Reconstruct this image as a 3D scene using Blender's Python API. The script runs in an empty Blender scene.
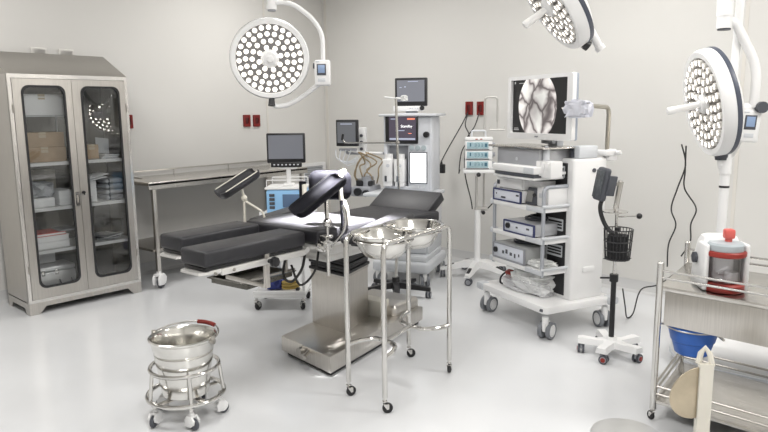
import bpy, bmesh, math, random
from mathutils import Vector as V, Matrix as MX
random.seed(7)
scn = bpy.context.scene
COL = scn.collection
PI = math.pi
R = math.radians

# ------------------------------------------------------------------ materials
_m = {}
def mat(name, col, rough=.5, metal=0., var=.04, scale=6., bump=0., emit=0., ecol=None, trans=0., alpha=1., coat=0., stretch=None, spec=.5, ior=1.45):
    if name in _m: return _m[name]
    m = bpy.data.materials.new(name); m.use_nodes = True
    nt = m.node_tree; b = nt.nodes['Principled BSDF']
    tc = nt.nodes.new('ShaderNodeTexCoord'); mp = nt.nodes.new('ShaderNodeMapping')
    mp.inputs['Scale'].default_value = stretch or (1, 1, 1)
    nt.links.new(tc.outputs['Object'], mp.inputs['Vector'])
    nz = nt.nodes.new('ShaderNodeTexNoise'); nz.inputs['Scale'].default_value = scale; nz.inputs['Detail'].default_value = 4
    nt.links.new(mp.outputs['Vector'], nz.inputs['Vector'])
    cr = nt.nodes.new('ShaderNodeValToRGB')
    cr.color_ramp.elements[0].position = .3; cr.color_ramp.elements[1].position = .7
    cr.color_ramp.elements[0].color = tuple(max(0, c * (1 - var)) for c in col) + (1,)
    cr.color_ramp.elements[1].color = tuple(min(1, c * (1 + var)) for c in col) + (1,)
    nt.links.new(nz.outputs['Fac'], cr.inputs['Fac']); nt.links.new(cr.outputs['Color'], b.inputs['Base Color'])
    mr = nt.nodes.new('ShaderNodeMapRange')
    mr.inputs['To Min'].default_value = max(.02, rough * .85); mr.inputs['To Max'].default_value = min(1, rough * 1.15)
    nt.links.new(nz.outputs['Fac'], mr.inputs['Value']); nt.links.new(mr.outputs['Result'], b.inputs['Roughness'])
    b.inputs['Metallic'].default_value = metal
    b.inputs['Specular IOR Level'].default_value = spec
    b.inputs['IOR'].default_value = ior
    b.inputs['Transmission Weight'].default_value = trans
    b.inputs['Alpha'].default_value = alpha
    b.inputs['Coat Weight'].default_value = coat
    if emit:
        b.inputs['Emission Color'].default_value = tuple(ecol or col) + (1,); b.inputs['Emission Strength'].default_value = emit
    if bump:
        bp = nt.nodes.new('ShaderNodeBump'); bp.inputs['Strength'].default_value = bump; bp.inputs['Distance'].default_value = .01
        nt.links.new(nz.outputs['Fac'], bp.inputs['Height']); nt.links.new(bp.outputs['Normal'], b.inputs['Normal'])
    _m[name] = m
    return m

STEEL = mat('brushed_steel', (.60, .575, .54), .30, 1, .07, 5, stretch=(40, 40, 1.2))
STEELH = mat('brushed_steel_flat', (.62, .60, .57), .26, 1, .06, 6, stretch=(2, 30, 2))
STEELD = mat('dull_steel', (.47, .45, .42), .34, 1, .08, 5, stretch=(30, 30, 1))
CHROME = mat('polished_steel', (.66, .65, .63), .14, 1, .03, 9)
BOWL = mat('spun_steel', (.72, .71, .68), .18, 1, .04, 20)
WHITE = mat('white_enamel', (.84, .84, .84), .30, 0, .015, 4)
WPLAST = mat('white_plastic', (.82, .82, .82), .38, 0, .015, 5)
LGREY = mat('light_grey_plastic', (.62, .64, .67), .4, 0, .02, 5)
MGREY = mat('mid_grey_plastic', (.33, .34, .37), .4, 0, .03, 5)
DGREY = mat('dark_grey_plastic', (.075, .08, .095), .42, 0, .05, 5)
BLACK = mat('black_plastic', (.018, .018, .02), .35, 0, .1, 8)
RUBBER = mat('black_rubber', (.022, .022, .024), .6, 0, .15, 12)
LEATHER = mat('black_leatherette', (.024, .024, .028), .43, 0, .12, 30, bump=.05, spec=.5)
PADL = mat('shaded_pad_black', (.011, .011, .015), .6, 0, .15, 30, spec=.10)  # black darkened in its colour so near pads look unlit under the beam
BELLOW = mat('bellows_rubber', (.015, .015, .017), .45, 0, .1, 12)
CREAM = mat('cream_enamel', (.74, .71, .63), .35, 0, .03, 6)
CAST = mat('cast_metal', (.72, .71, .69), .32, .55, .05, 8)
RED = mat('red_plastic', (.30, .030, .022), .4, 0, .06, 8)
REDB = mat('bright_red_plastic', (.62, .075, .06), .35, 0, .05, 8)
SOCK = mat('dark_red_socket', (.20, .016, .014), .35, 0, .06, 8)
BLUE = mat('sky_blue_plastic', (.30, .56, .86), .4, 0, .04, 5)
BBLUE = mat('blue_bowl_plastic', (.035, .13, .48), .38, 0, .08, 7)
CARD = mat('brown_cardboard', (.46, .33, .215), .75, 0, .08, 14, bump=.1)
PAPER = mat('white_paper', (.88, .88, .89), .7, 0, .03, 8)
GLASSM = None
LEDM = mat('led_glow', (.8, .78, .74), .4, 0, 0, 3, emit=1.5, ecol=(1, .95, .86))
LEDC = mat('led_chip_glow', (.8, .8, .8), .4, 0, 0, 3, emit=14., ecol=(1, .96, .9))
LEDS = mat('led_glow_soft', (.66, .64, .61), .15, 0, .25, 60, emit=.10, ecol=(1, .95, .88))
CORD = mat('black_cable', (.03, .03, .03), .5, 0, .1, 9)
HOSE = mat('amber_hose', (.26, .20, .12), .4, 0, .2, 20)

def glass(name, col=(1, 1, 1), rough=0.02, fac=.12, ior=1.45):
    """thin clear sheet: mostly transparent with a fresnel reflection"""
    if name in _m: return _m[name]
    m = bpy.data.materials.new(name); m.use_nodes = True; nt = m.node_tree
    for n in list(nt.nodes): nt.nodes.remove(n)
    out = nt.nodes.new('ShaderNodeOutputMaterial'); mx = nt.nodes.new('ShaderNodeMixShader')
    tr = nt.nodes.new('ShaderNodeBsdfTransparent'); tr.inputs['Color'].default_value = tuple(col) + (1,)
    gl = nt.nodes.new('ShaderNodeBsdfGlossy'); gl.inputs['Roughness'].default_value = rough
    fr = nt.nodes.new('ShaderNodeFresnel'); fr.inputs['IOR'].default_value = ior
    ad = nt.nodes.new('ShaderNodeMath'); ad.operation = 'ADD'; ad.inputs[1].default_value = fac
    nz = nt.nodes.new('ShaderNodeTexNoise'); nz.inputs['Scale'].default_value = 3
    ml = nt.nodes.new('ShaderNodeMath'); ml.operation = 'MULTIPLY'; ml.inputs[1].default_value = .02
    a2 = nt.nodes.new('ShaderNodeMath'); a2.operation = 'ADD'
    nt.links.new(nz.outputs['Fac'], ml.inputs[0]); nt.links.new(fr.outputs[0], ad.inputs[0])
    nt.links.new(ad.outputs[0], a2.inputs[0]); nt.links.new(ml.outputs[0], a2.inputs[1])
    nt.links.new(a2.outputs[0], mx.inputs['Fac']); nt.links.new(tr.outputs[0], mx.inputs[1]); nt.links.new(gl.outputs[0], mx.inputs[2])
    nt.links.new(mx.outputs[0], out.inputs['Surface'])
    _m[name] = m
    return m
PANE = glass('door_glass', (.97, .98, .98), .01, .015)
WRAP = mat('clear_plastic_wrap', (.92, .93, .95), .18, 0, .05, 25, bump=.6, alpha=.45, spec=.9)
WRAPO = mat('milky_plastic_wrap', (.80, .81, .80), .22, 0, .12, 22, bump=.7, spec=.8)
JAR = glass('jar_plastic', (.97, .96, .985), .05, .10)

def screen_mat(name, base, glow, blobs=None):
    """display: dark sheet with a faint vertical glow gradient, emission in object space"""
    if name in _m: return _m[name]
    m = bpy.data.materials.new(name); m.use_nodes = True; nt = m.node_tree; b = nt.nodes['Principled BSDF']
    tc = nt.nodes.new('ShaderNodeTexCoord'); nz = nt.nodes.new('ShaderNodeTexNoise'); nz.inputs['Scale'].default_value = 3.
    nt.links.new(tc.outputs['Object'], nz.inputs['Vector'])
    cr = nt.nodes.new('ShaderNodeValToRGB')
    cr.color_ramp.elements[0].color = tuple(c * .85 for c in base) + (1,); cr.color_ramp.elements[1].color = tuple(min(1, c * 1.15) for c in base) + (1,)
    nt.links.new(nz.outputs['Fac'], cr.inputs['Fac'])
    nt.links.new(cr.outputs['Color'], b.inputs['Emission Color']); b.inputs['Emission Strength'].default_value = glow
    b.inputs['Base Color'].default_value = (.02, .02, .025, 1); b.inputs['Roughness'].default_value = .25
    _m[name] = m
    return m

# ------------------------------------------------------------------ mesh builder
class G:
    def __init__(s): s.bm = bmesh.new()
    def _x(s, verts, M):
        if M is not None: bmesh.ops.transform(s.bm, matrix=M, verts=verts)
    def box(s, c, d, bev=0., M=None, rz=0., rx=0., ry=0., seg=2):
        r = bmesh.ops.create_cube(s.bm, size=1.)
        vs = r['verts']
        bmesh.ops.transform(s.bm, matrix=MX.Diagonal((d[0], d[1], d[2], 1)), verts=vs)
        if bev > 0:
            bev = min(bev, min(d) * .49)
            es = list({e for v in vs for e in v.link_edges})
            rr = bmesh.ops.bevel(s.bm, geom=es, offset=bev, segments=seg, affect='EDGES', profile=.5)
            vs = list({v for f in rr['faces'] for v in f.verts} | {v for v in vs if v.is_valid})
            vs = s._island(vs)
        T = MX.Translation(V(c)) @ MX.Rotation(rz, 4, 'Z') @ MX.Rotation(ry, 4, 'Y') @ MX.Rotation(rx, 4, 'X')
        s._x(vs, (M @ T) if M is not None else T)
        return s
    def _island(s, vs):
        seen = set(vs); st = list(vs)
        while st:
            v = st.pop()
            for e in v.link_edges:
                o = e.other_vert(v)
                if o not in seen: seen.add(o); st.append(o)
        return list(seen)
    def cyl(s, a, b, r, r2=None, n=20, cap=True, M=None):
        a = V(a); b = V(b); d = b - a; L = d.length
        rr = bmesh.ops.create_cone(s.bm, cap_ends=cap, segments=n, radius1=r, radius2=r if r2 is None else r2, depth=L)
        T = MX.Translation((a + b) / 2) @ d.to_track_quat('Z', 'Y').to_matrix().to_4x4()
        s._x(rr['verts'], (M @ T) if M is not None else T)
        return s
    def tube(s, pts, r, n=10, fil=0., closed=False, M=None, fseg=5):
        pts = [V(p) for p in pts]
        if fil > 0: pts = fillet(pts, fil, fseg, closed)
        N = len(pts); rings = []; up = None
        for i, p in enumerate(pts):
            if closed: t = (pts[(i + 1) % N] - pts[i - 1])
            else: t = pts[min(i + 1, N - 1)] - pts[max(i - 1, 0)]
            if t.length < 1e-9: t = V((0, 0, 1))
            t.normalize()
            if up is None:
                up = t.orthogonal().normalized()
            else:
                up = (up - t * up.dot(t))
                up = up.normalized() if up.length > 1e-6 else t.orthogonal().normalized()
            w = t.cross(up)
            rings.append([s.bm.verts.new(p + (up * math.cos(2 * PI * k / n) + w * math.sin(2 * PI * k / n)) * r) for k in range(n)])
        for i in range(N if closed else N - 1):
            A = rings[i]; B = rings[(i + 1) % N]
            for k in range(n): s.bm.faces.new((A[k], A[(k + 1) % n], B[(k + 1) % n], B[k]))
        if not closed:
            s.bm.faces.new(list(reversed(rings[0]))); s.bm.faces.new(rings[-1])
        s._x([v for rg in rings for v in rg], M)
        return s
    def ring(s, c, R_, r, n=10, seg=40, M=None, sx=1., sy=1.):
        return s.tube([V(c) + V((R_ * sx * math.cos(2 * PI * k / seg), R_ * sy * math.sin(2 * PI * k / seg), 0)) for k in range(seg)], r, n, closed=True, M=M)
    def lathe(s, prof, n=40, M=None, cap0=False, cap1=False):
        rings = []; al = []
        for (r, z) in prof:
            if r < 1e-6: rg = [s.bm.verts.new((0, 0, z))]
            else: rg = [s.bm.verts.new((r * math.cos(2 * PI * k / n), r * math.sin(2 * PI * k / n), z)) for k in range(n)]
            rings.append(rg); al += rg
        for A, B in zip(rings[:-1], rings[1:]):
            for k in range(n):
                k2 = (k + 1) % n
                if len(A) == 1 and len(B) == 1: continue
                if len(A) == 1: f = (A[0], B[k2], B[k])
                elif len(B) == 1: f = (A[k], A[k2], B[0])
                else: f = (A[k], A[k2], B[k2], B[k])
                try: s.bm.faces.new(f)
                except ValueError: pass
        if cap0 and len(rings[0]) > 1: s.bm.faces.new(list(reversed(rings[0])))
        if cap1 and len(rings[-1]) > 1: s.bm.faces.new(rings[-1])
        s._x(al, M)
        return s
    def sph(s, c, r, sc=(1, 1, 1), n=16, M=None):
        rr = bmesh.ops.create_uvsphere(s.bm, u_segments=n, v_segments=max(6, n // 2), radius=r)
        T = MX.Translation(V(c)) @ MX.Diagonal((sc[0], sc[1], sc[2], 1))
        s._x(rr['verts'], (M @ T) if M is not None else T)
        return s
    def prism(s, poly, z0, z1, M=None, bev=0.):
        a = [s.bm.verts.new((x, y, z0)) for x, y in poly]; b = [s.bm.verts.new((x, y, z1)) for x, y in poly]
        n = len(poly)
        fs = [s.bm.faces.new(list(reversed(a))), s.bm.faces.new(b)]
        for k in range(n): fs.append(s.bm.faces.new((a[k], a[(k + 1) % n], b[(k + 1) % n], b[k])))
        vs = a + b
        if bev > 0:
            es = list(fs[0].edges) + list(fs[1].edges)
            rr = bmesh.ops.bevel(s.bm, geom=es, offset=bev, segments=2, affect='EDGES', profile=.5)
            vs = s._island([v for v in rr['verts'] if v.is_valid])
        s._x(vs, M)
        return s
    def frame(s, outer, inner, z0, z1, M=None):
        """flat ring between two outlines of equal vertex count"""
        n = len(outer)
        mk = lambda poly, z: [s.bm.verts.new((x, y, z)) for x, y in poly]
        o0, o1, i0, i1 = mk(outer, z0), mk(outer, z1), mk(inner, z0), mk(inner, z1)
        for k in range(n):
            j = (k + 1) % n
            s.bm.faces.new((o0[k], o0[j], o1[j], o1[k])); s.bm.faces.new((i0[j], i0[k], i1[k], i1[j]))
            s.bm.faces.new((o1[k], o1[j], i1[j], i1[k])); s.bm.faces.new((o0[j], o0[k], i0[k], i0[j]))
        s._x(o0 + o1 + i0 + i1, M)
        return s
    def loft(s, rings, cap=True):
        vs = [[s.bm.verts.new(p) for p in rg] for rg in rings]
        n = len(vs[0])
        for A, B in zip(vs[:-1], vs[1:]):
            for k in range(n): s.bm.faces.new((A[k], A[(k + 1) % n], B[(k + 1) % n], B[k]))
        if cap: s.bm.faces.new(list(reversed(vs[0]))); s.bm.faces.new(vs[-1])
        return s
    def mesh(s, name, m, ang=32):
        bm = s.bm
        bmesh.ops.recalc_face_normals(bm, faces=bm.faces)
        lim = R(ang)
        for e in bm.edges:
            if len(e.link_faces) == 2: e.smooth = e.calc_face_angle(0) < lim
            else: e.smooth = False
        for f in bm.faces: f.smooth = True
        me = bpy.data.meshes.new(name); bm.to_mesh(me); bm.free()
        me.materials.append(m)
        return me

def fillet(pts, rad, seg=5, closed=False):
    out = []; N = len(pts)
    for i in range(N):
        if not closed and (i == 0 or i == N - 1): out.append(pts[i]); continue
        p0, p, p1 = pts[i - 1], pts[i], pts[(i + 1) % N]
        a = (p0 - p); b = (p1 - p); la, lb = a.length, b.length
        d = min(rad, la * .45, lb * .45); a = a.normalized() * d; b = b.normalized() * d
        for k in range(seg + 1):
            t = k / seg
            out.append((p + a) * (1 - t) ** 2 + p * 2 * t * (1 - t) + (p + b) * t ** 2)
    return out

def smooth_path(pts, seg=6):
    pts = [V(p) for p in pts]; out = []
    P = [pts[0]] + pts + [pts[-1]]
    for i in range(1, len(P) - 2):
        p0, p1, p2, p3 = P[i - 1], P[i], P[i + 1], P[i + 2]
        for k in range(seg):
            t = k / seg
            out.append(.5 * ((2 * p1) + (p2 - p0) * t + (2 * p0 - 5 * p1 + 4 * p2 - p3) * t * t + (3 * p1 - p0 - 3 * p2 + p3) * t ** 3))
    out.append(pts[-1])
    return out

def rrect(x0, y0, x1, y1, r, seg=5):
    p = []
    for cx, cy, a in ((x1 - r, y0 + r, -90), (x1 - r, y1 - r, 0), (x0 + r, y1 - r, 90), (x0 + r, y0 + r, 180)):
        for k in range(seg + 1):
            t = R(a + 90 * k / seg); p.append((cx + r * math.cos(t), cy + r * math.sin(t)))
    return p

# frames: XZ-plane outlines (x right, z up) extruded towards the viewer (-y)
FRONT = MX(((1, 0, 0, 0), (0, 0, -1, 0), (0, 1, 0, 0), (0, 0, 0, 1)))   # (x,y,z)->(x,-z,y)
def axes(o, z, xhint=(0, 0, 1)):
    """matrix whose local Z is z and whose local Y is close to xhint"""
    z = V(z).normalized(); y = V(xhint); y = (y - z * y.dot(z)).normalized(); x = y.cross(z)
    return MX(((x.x, y.x, z.x, o[0]), (x.y, y.y, z.y, o[1]), (x.z, y.z, z.z, o[2]), (0, 0, 0, 1)))

# ------------------------------------------------------------------ objects
def part(name, g, m, parent=None, loc=None, rz=None, label=None, ang=32):
    me = g if isinstance(g, bpy.types.Mesh) else g.mesh(name, m, ang)
    o = bpy.data.objects.new(name, me); COL.objects.link(o)
    if parent is not None: o.parent = parent
    if loc is not None: o.location = loc
    if rz is not None: o.rotation_euler = (0, 0, rz)
    if label: o['label'] = label
    return o
def tag(o, label, cat, group=None):
    o['label'] = label; o['category'] = cat
    if group: o['group'] = group
    return o
def thing(name, label, cat, loc=(0, 0, 0), rz=0., group=None):
    o = bpy.data.objects.new(name, None); COL.objects.link(o); o.empty_display_size = .1
    o.location = loc; o.rotation_euler = (0, 0, rz)
    return tag(o, label, cat, group)
def struct(name, g, m):
    o = part(name, g, m); o['kind'] = 'structure'; return o
def dup(root, loc=None, rz=None, label=None, group=None):
    r = root.copy(); COL.objects.link(r)
    if loc is not None: r.location = loc
    if rz is not None: r.rotation_euler = (0, 0, rz)
    if label: r['label'] = label
    if group: r['group'] = group
    for ch in list(root.children):
        c = ch.copy(); COL.objects.link(c); c.parent = r
        for gch in ch.children:
            d = gch.copy(); COL.objects.link(d); d.parent = c
    return r
def text(name, s, size, m, parent, M, label=None):
    cu = bpy.data.curves.new(name, 'FONT'); cu.body = s; cu.size = size; cu.align_x = 'CENTER'; cu.align_y = 'CENTER'; cu.extrude = .0004
    t = bpy.data.objects.new(name, cu); COL.objects.link(t)
    dg = bpy.context.evaluated_depsgraph_get(); me = bpy.data.meshes.new_from_object(t.evaluated_get(dg))
    bpy.data.objects.remove(t); me.transform(M); me.materials.clear(); me.materials.append(m)
    return part(name, me, m, parent, label=label)

# casters: shared meshes, one object per caster with its wheel as a sub-part
_cm = {}
def caster(parent, loc, r=.03, style='plain', rz=0., mount=None):
    key = (round(r, 3), style)
    if key not in _cm:
        f = G(); w = G(); off = r * .5
        if style == 'plain':      # steel fork, narrow black wheel
            f.box((0, 0, 2.35 * r), (r * .9, r * .9, r * .2), .002).box((0, off * .6, 1.75 * r), (r * .95, r * .9, r * .25), .003)
            for s in (-1, 1): f.prism([(-.35 * r, 1.8 * r), (.75 * r, 1.8 * r), (.75 * r, .9 * r), (.3 * r, .8 * r)], -.06 * r, .06 * r, M=MX.Translation((s * .42 * r, 0, 0)) @ MX(((0, 0, 1, 0), (1, 0, 0, 0), (0, 1, 0, 0), (0, 0, 0, 1))))
            f.cyl((0, 0, 2.3 * r), (0, 0, 3.0 * r), r * .3, n=12).cyl((-.5 * r, off, r), (.5 * r, off, r), r * .18, n=10)
            w.lathe([(r * .3, -.3 * r), (r * .9, -.3 * r), (r, -.18 * r), (r, .18 * r), (r * .9, .3 * r), (r * .3, .3 * r), (r * .3, -.3 * r)], 24, M=MX.Translation((0, off, r)) @ MX.Rotation(PI / 2, 4, 'Y'))
            fm, wm = CHROME, RUBBER
        elif style == 'hood':     # white plastic hood, dark wheel
            f.prism([(-.9 * r, .75 * r), (-1.0 * r, 1.9 * r), (-.5 * r, 2.5 * r), (.6 * r, 2.5 * r), (1.15 * r, 1.8 * r), (1.0 * r, 1.1 * r), (.3 * r, .6 * r)], -.75 * r, -.35 * r, M=MX(((0, 0, 1, 0), (1, 0, 0, 0), (0, 1, 0, 0), (0, 0, 0, 1))), bev=.08 * r)
            f.prism([(-.9 * r, .75 * r), (-1.0 * r, 1.9 * r), (-.5 * r, 2.5 * r), (.6 * r, 2.5 * r), (1.15 * r, 1.8 * r), (1.0 * r, 1.1 * r), (.3 * r, .6 * r)], .35 * r, .75 * r, M=MX(((0, 0, 1, 0), (1, 0, 0, 0), (0, 1, 0, 0), (0, 0, 0, 1))), bev=.08 * r)
            f.box((0, 0, 2.35 * r), (1.3 * r, 1.3 * r, .5 * r), .15 * r).cyl((0, 0, 2.4 * r), (0, 0, 3.0 * r), r * .4, n=14)
            f.cyl((-.8 * r, off, r), (.8 * r, off, r), r * .2, n=10)
            w.lathe([(r * .3, -.32 * r), (r * .85, -.32 * r), (r, -.15 * r), (r, .15 * r), (r * .85, .32 * r), (r * .3, .32 * r), (r * .3, -.32 * r)], 24, M=MX.Translation((0, off, r)) @ MX.Rotation(PI / 2, 4, 'Y'))
            fm, wm = WHITE, DGREY
        else:                     # twin wheel: grey discs either side of a hood
            for s in (-1, 1):
                w.lathe([(.0, 0), (r * .55, 0), (r * .6, .06 * r), (r * .8, .06 * r), (r * .84, 0), (r, 0), (r, .5 * r), (.0, .5 * r)], 28, M=MX.Translation((s * .75 * r, off, r)) @ MX.Rotation(-s * PI / 2, 4, 'Y'))
                f.lathe([(0, 0), (r * .72, 0), (r * .72, .05 * r), (0, .09 * r)], 28, M=MX.Translation((s * .69 * r, off, r)) @ MX.Rotation(s * PI / 2, 4, 'Y') @ MX.Translation((0, 0, .0)))
            f.cyl((0, 0, 1.2 * r), (0, 0, 2.7 * r), r * .38, n=16).box((0, off * .6, 1.5 * r), (r * .42, r * 1.5, r * 1.1), .15 * r)
            fm, wm = (WHITE if style == 'twin' else MGREY), (mat('wheel_grey', (.20, .21, .23), .4) if style == 'twin' else DGREY)
        _cm[key] = (f.mesh('caster', fm), w.mesh('wheel', wm), fm, wm)
    fme, wme, fm, wm = _cm[key]
    c = part('caster', fme, fm, parent, loc, rz)
    part('wheel', wme, wm, c)
    return c

# ================================================================== SETTING
FLOORM = mat('floor_epoxy', (.73, .74, .755), .20, 0, .035, 1.3, spec=.5)
WALLM = mat('wall_paint', (.70, .688, .662), .55, 0, .015, .8)
WALLB = mat('wall_paint_back', (.69, .68, .655), .5, 0, .015, .8)
CEILM = mat('ceiling_paint', (.80, .79, .77), .7, 0, .01, 1)
COVE = mat('skirting_vinyl', (.60, .60, .60), .4, 0, .02, 2)
SEAM = mat('wall_seam', (.70, .675, .63), .5, 0, .01, 2)

A0, A1 = V((-5.68, 1.5, 0)), V((-5.53, 5.72, 0))            # left wall face
B1 = V((1.9, 5.11, 0)); D0 = V((-5.80, -1.9, 0)); C1 = V((1.9, -1.9, 0))
def wall_between(p, q, h=3.0, t=.1, side=1):
    d = (q - p).normalized(); n = V((-d.y, d.x, 0)) * side
    return G().prism([tuple((p)[:2]), tuple(q[:2]), tuple((q + n * t)[:2]), tuple((p + n * t)[:2])], 0, h)
LW0 = A0 + (A0 - A1) * (3.4 / 4.22)
struct('wall_left', wall_between(LW0, A1 + (A1 - A0).normalized() * .1, side=1), WALLM)
struct('wall_back', wall_between(A1, B1, side=1), WALLB)
struct('wall_right', wall_between(B1, C1, side=1), WALLM)
struct('wall_front', wall_between(C1, V((LW0.x, -1.9, 0)), side=1), WALLM)
struct('floor', G().prism([(-5.95, -2.0), (2.0, -2.0), (2.0, 5.9), (-5.7, 5.9)], -.05, 0), FLOORM)
struct('ceiling', G().prism([(-5.95, -2.0), (2.0, -2.0), (2.0, 5.9), (-5.7, 5.9)], 3.0, 3.05), CEILM)
def skirting(name, p, q):
    d = (q - p).normalized(); n = V((d.y, -d.x, 0)); g = G()
    g.loft([[b + n * .001 + V((0, 0, .001)), b + n * .05 + V((0, 0, .001)), b + n * .02 + V((0, 0, .02)), b + n * .008 + V((0, 0, .05)), b + n * .006 + V((0, 0, .10)), b + n * .001 + V((0, 0, .10))] for b in (p, q)])
    struct(name, g, COVE)
skirting('baseboard_left', LW0, A1); skirting('baseboard_back', A1, B1)
# upright panel seams in the wall cladding
def seam(name, p, n, w=.012):
    d = V((-n.y, n.x, 0)); g = G()
    g.prism([tuple((p - d * w)[:2]), tuple((p + d * w)[:2]), tuple((p + d * w + n * .004)[:2]), tuple((p - d * w + n * .004)[:2])], .1, 3.0)
    struct(name, g, SEAM)
nl = V((.9994, -.0355, 0)); nb = V((-.0819, -.9966, 0))
on_left = lambda y: A0 + (A1 - A0) * ((y - 1.5) / 4.22)
on_back = lambda x: A1 + (B1 - A1) * ((x + 5.53) / 7.43)
seam('trim_1', on_left(4.85), nl); seam('trim_2', on_back(-5.48), nb, .02); seam('trim_3', on_back(-1.0), nb)

# ================================================================== WALL FITTINGS
def socket(p, n, label, w=.085, h=.125, d=.02):
    z = p.z; M = axes((p.x, p.y, z), n)
    o = thing('wall_socket', label, 'socket', (p.x, p.y, z), group='red medical wall sockets')
    Mi = axes((0, 0, 0), n)
    part('cover_plate', G().frame(rrect(-w / 2, -h / 2, w / 2, h / 2, .006, 2), rrect(-w / 2 + .018, -h / 2 + .03, w / 2 - .018, h / 2 - .03, .006, 2), 0, d, M=Mi), SOCK, o)
    g = G().box((0, 0, d * .35), (w - .03, h - .055, d * .6), .003, M=Mi)
    part('outlet_face', g, mat('socket_face', (.10, .012, .012), .4, 0, .1), o)
    h_ = G()
    for dx, dy in ((-.012, .008), (.012, .008), (0, -.014)): h_.cyl((dx, dy, d * .6), (dx, dy, d * .75), .004, n=10, M=Mi)
    part('pin_hole', h_, BLACK, o)
    return o
def at_left(y, z): q = on_left(y); return V((q.x, q.y, z))
def at_back(x, z): q = on_back(x); return V((q.x, q.y, z))
socket(at_left(3.225, 1.435), nl, 'dark red wall socket close beside the steel cabinet')
socket(at_left(4.56, 1.42), nl, 'left of the two red sockets above the long steel table')
socket(at_left(4.69, 1.418), nl, 'right of the two red sockets above the long steel table')
socket(at_back(-3.40, 1.523), nb, 'left of the two red sockets above the infusion pumps', w=.078, h=.128)
socket(at_back(-3.265, 1.521), nb, 'right of the two red sockets above the infusion pumps', w=.078, h=.128)
socket(at_back(-1.045, 1.56), nb, 'red wall socket behind the tall white lamp stand', w=.07, h=.13)
for y, lab in ((2.50, 'left of the two pale plates high on the wall over the cabinet'), (2.72, 'right of the two pale plates high on the wall over the cabinet')):
    p = at_left(y, 2.012)
    o = thing('wall_plate', lab, 'wall plate', tuple(p), group='pale wall plates')
    part('plate', G().box((0, 0, .008), (.13, .075, .010), .005, M=axes((0, 0, 0), nl)), mat('pale_plate', (.70, .68, .645), .45), o)
    part('insert', G().box((0, 0, .011), (.10, .05, .004), .002, M=axes((0, 0, 0), nl)), mat('pale_insert', (.66, .64, .61), .45), o)
# return air grille low on the left wall, next to the corner
o = thing('air_grille', 'white louvred air grille low on the wall at the room corner', 'vent', tuple(at_left(5.50, .72)))
Mi = axes((0, 0, 0), nl)
part('grille_frame', G().frame(rrect(-.19, -.19, .19, .19, .005, 1), rrect(-.15, -.15, .15, .15, .003, 1), 0, .025, M=Mi), WHITE, o)
g = G()
for k in range(13): g.box((0, -.138 + k * .023, .011), (.30, .016, .004), 0, M=Mi @ MX.Identity(4), rx=R(35))
part('louvre', g, LGREY, o)
part('backing', G().box((0, 0, .002), (.30, .30, .004), 0, M=Mi), MGREY, o)

# ================================================================== STEEL CABINET
CT = R(86.5)
cab = thing('steel_cabinet', 'tall stainless steel cabinet with two glass doors and sloping top', 'cabinet', (-5.095, 2.015, 0), CT)
W, H, DP = .892, 1.80, .44
g = G()
g.box((.009, DP / 2, .95), (.018, DP, 1.70)).box((W - .009, DP / 2, .95), (.018, DP, 1.70))
part('back_panel', G().box((W / 2, DP - .006, .95), (W - .03, .012, 1.70)), mat('shaded_steel', (.22, .215, .205), .4, .8, .08, 5, stretch=(30, 30, 1)), cab)  # shade inside the cabinet put into the panel's steel colour
g.box((W / 2, DP / 2, .105), (W - .03, DP - .02, .012)).box((W / 2, DP / 2 + .01, 1.79), (W - .02, DP - .03, .012))
part('carcass', g, STEEL, cab); g = G()
g.frame([(0, .09), (W, .09), (W, H), (0, H)], [(.024, .115), (W - .024, .115), (W - .024, H - .03), (.024, H - .03)], -.02, .012, M=FRONT)
part('front_frame', g, mat('bright_steel', (.78, .76, .73), .24, .9, .03, 5, stretch=(9, 9, 1)), cab)
ST = MX(((0, 0, 1, 0), (1, 0, 0, 0), (0, 1, 0, 0), (0, 0, 0, 1)))
part('sloping_top', G().prism([(-.012, H), (DP, H), (DP, 1.985), (DP - .06, 1.985)], 0, W, M=ST), STEELD, cab)
g = G()
g.prism([(0, 0), (.07, 0), (.12, .055), (W - .12, .055), (W - .07, 0), (W, 0), (W, .09), (0, .09)], 0, .012, M=FRONT)
for x in (.006, W - .006): g.prism([(0, 0), (.06, 0), (.09, .045), (DP - .09, .045), (DP - .06, 0), (DP, 0), (DP, .09), (0, .09)], -.006, .006, M=MX.Translation((x, 0, 0)) @ ST)
part('plinth', g, STEEL, cab)
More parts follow.
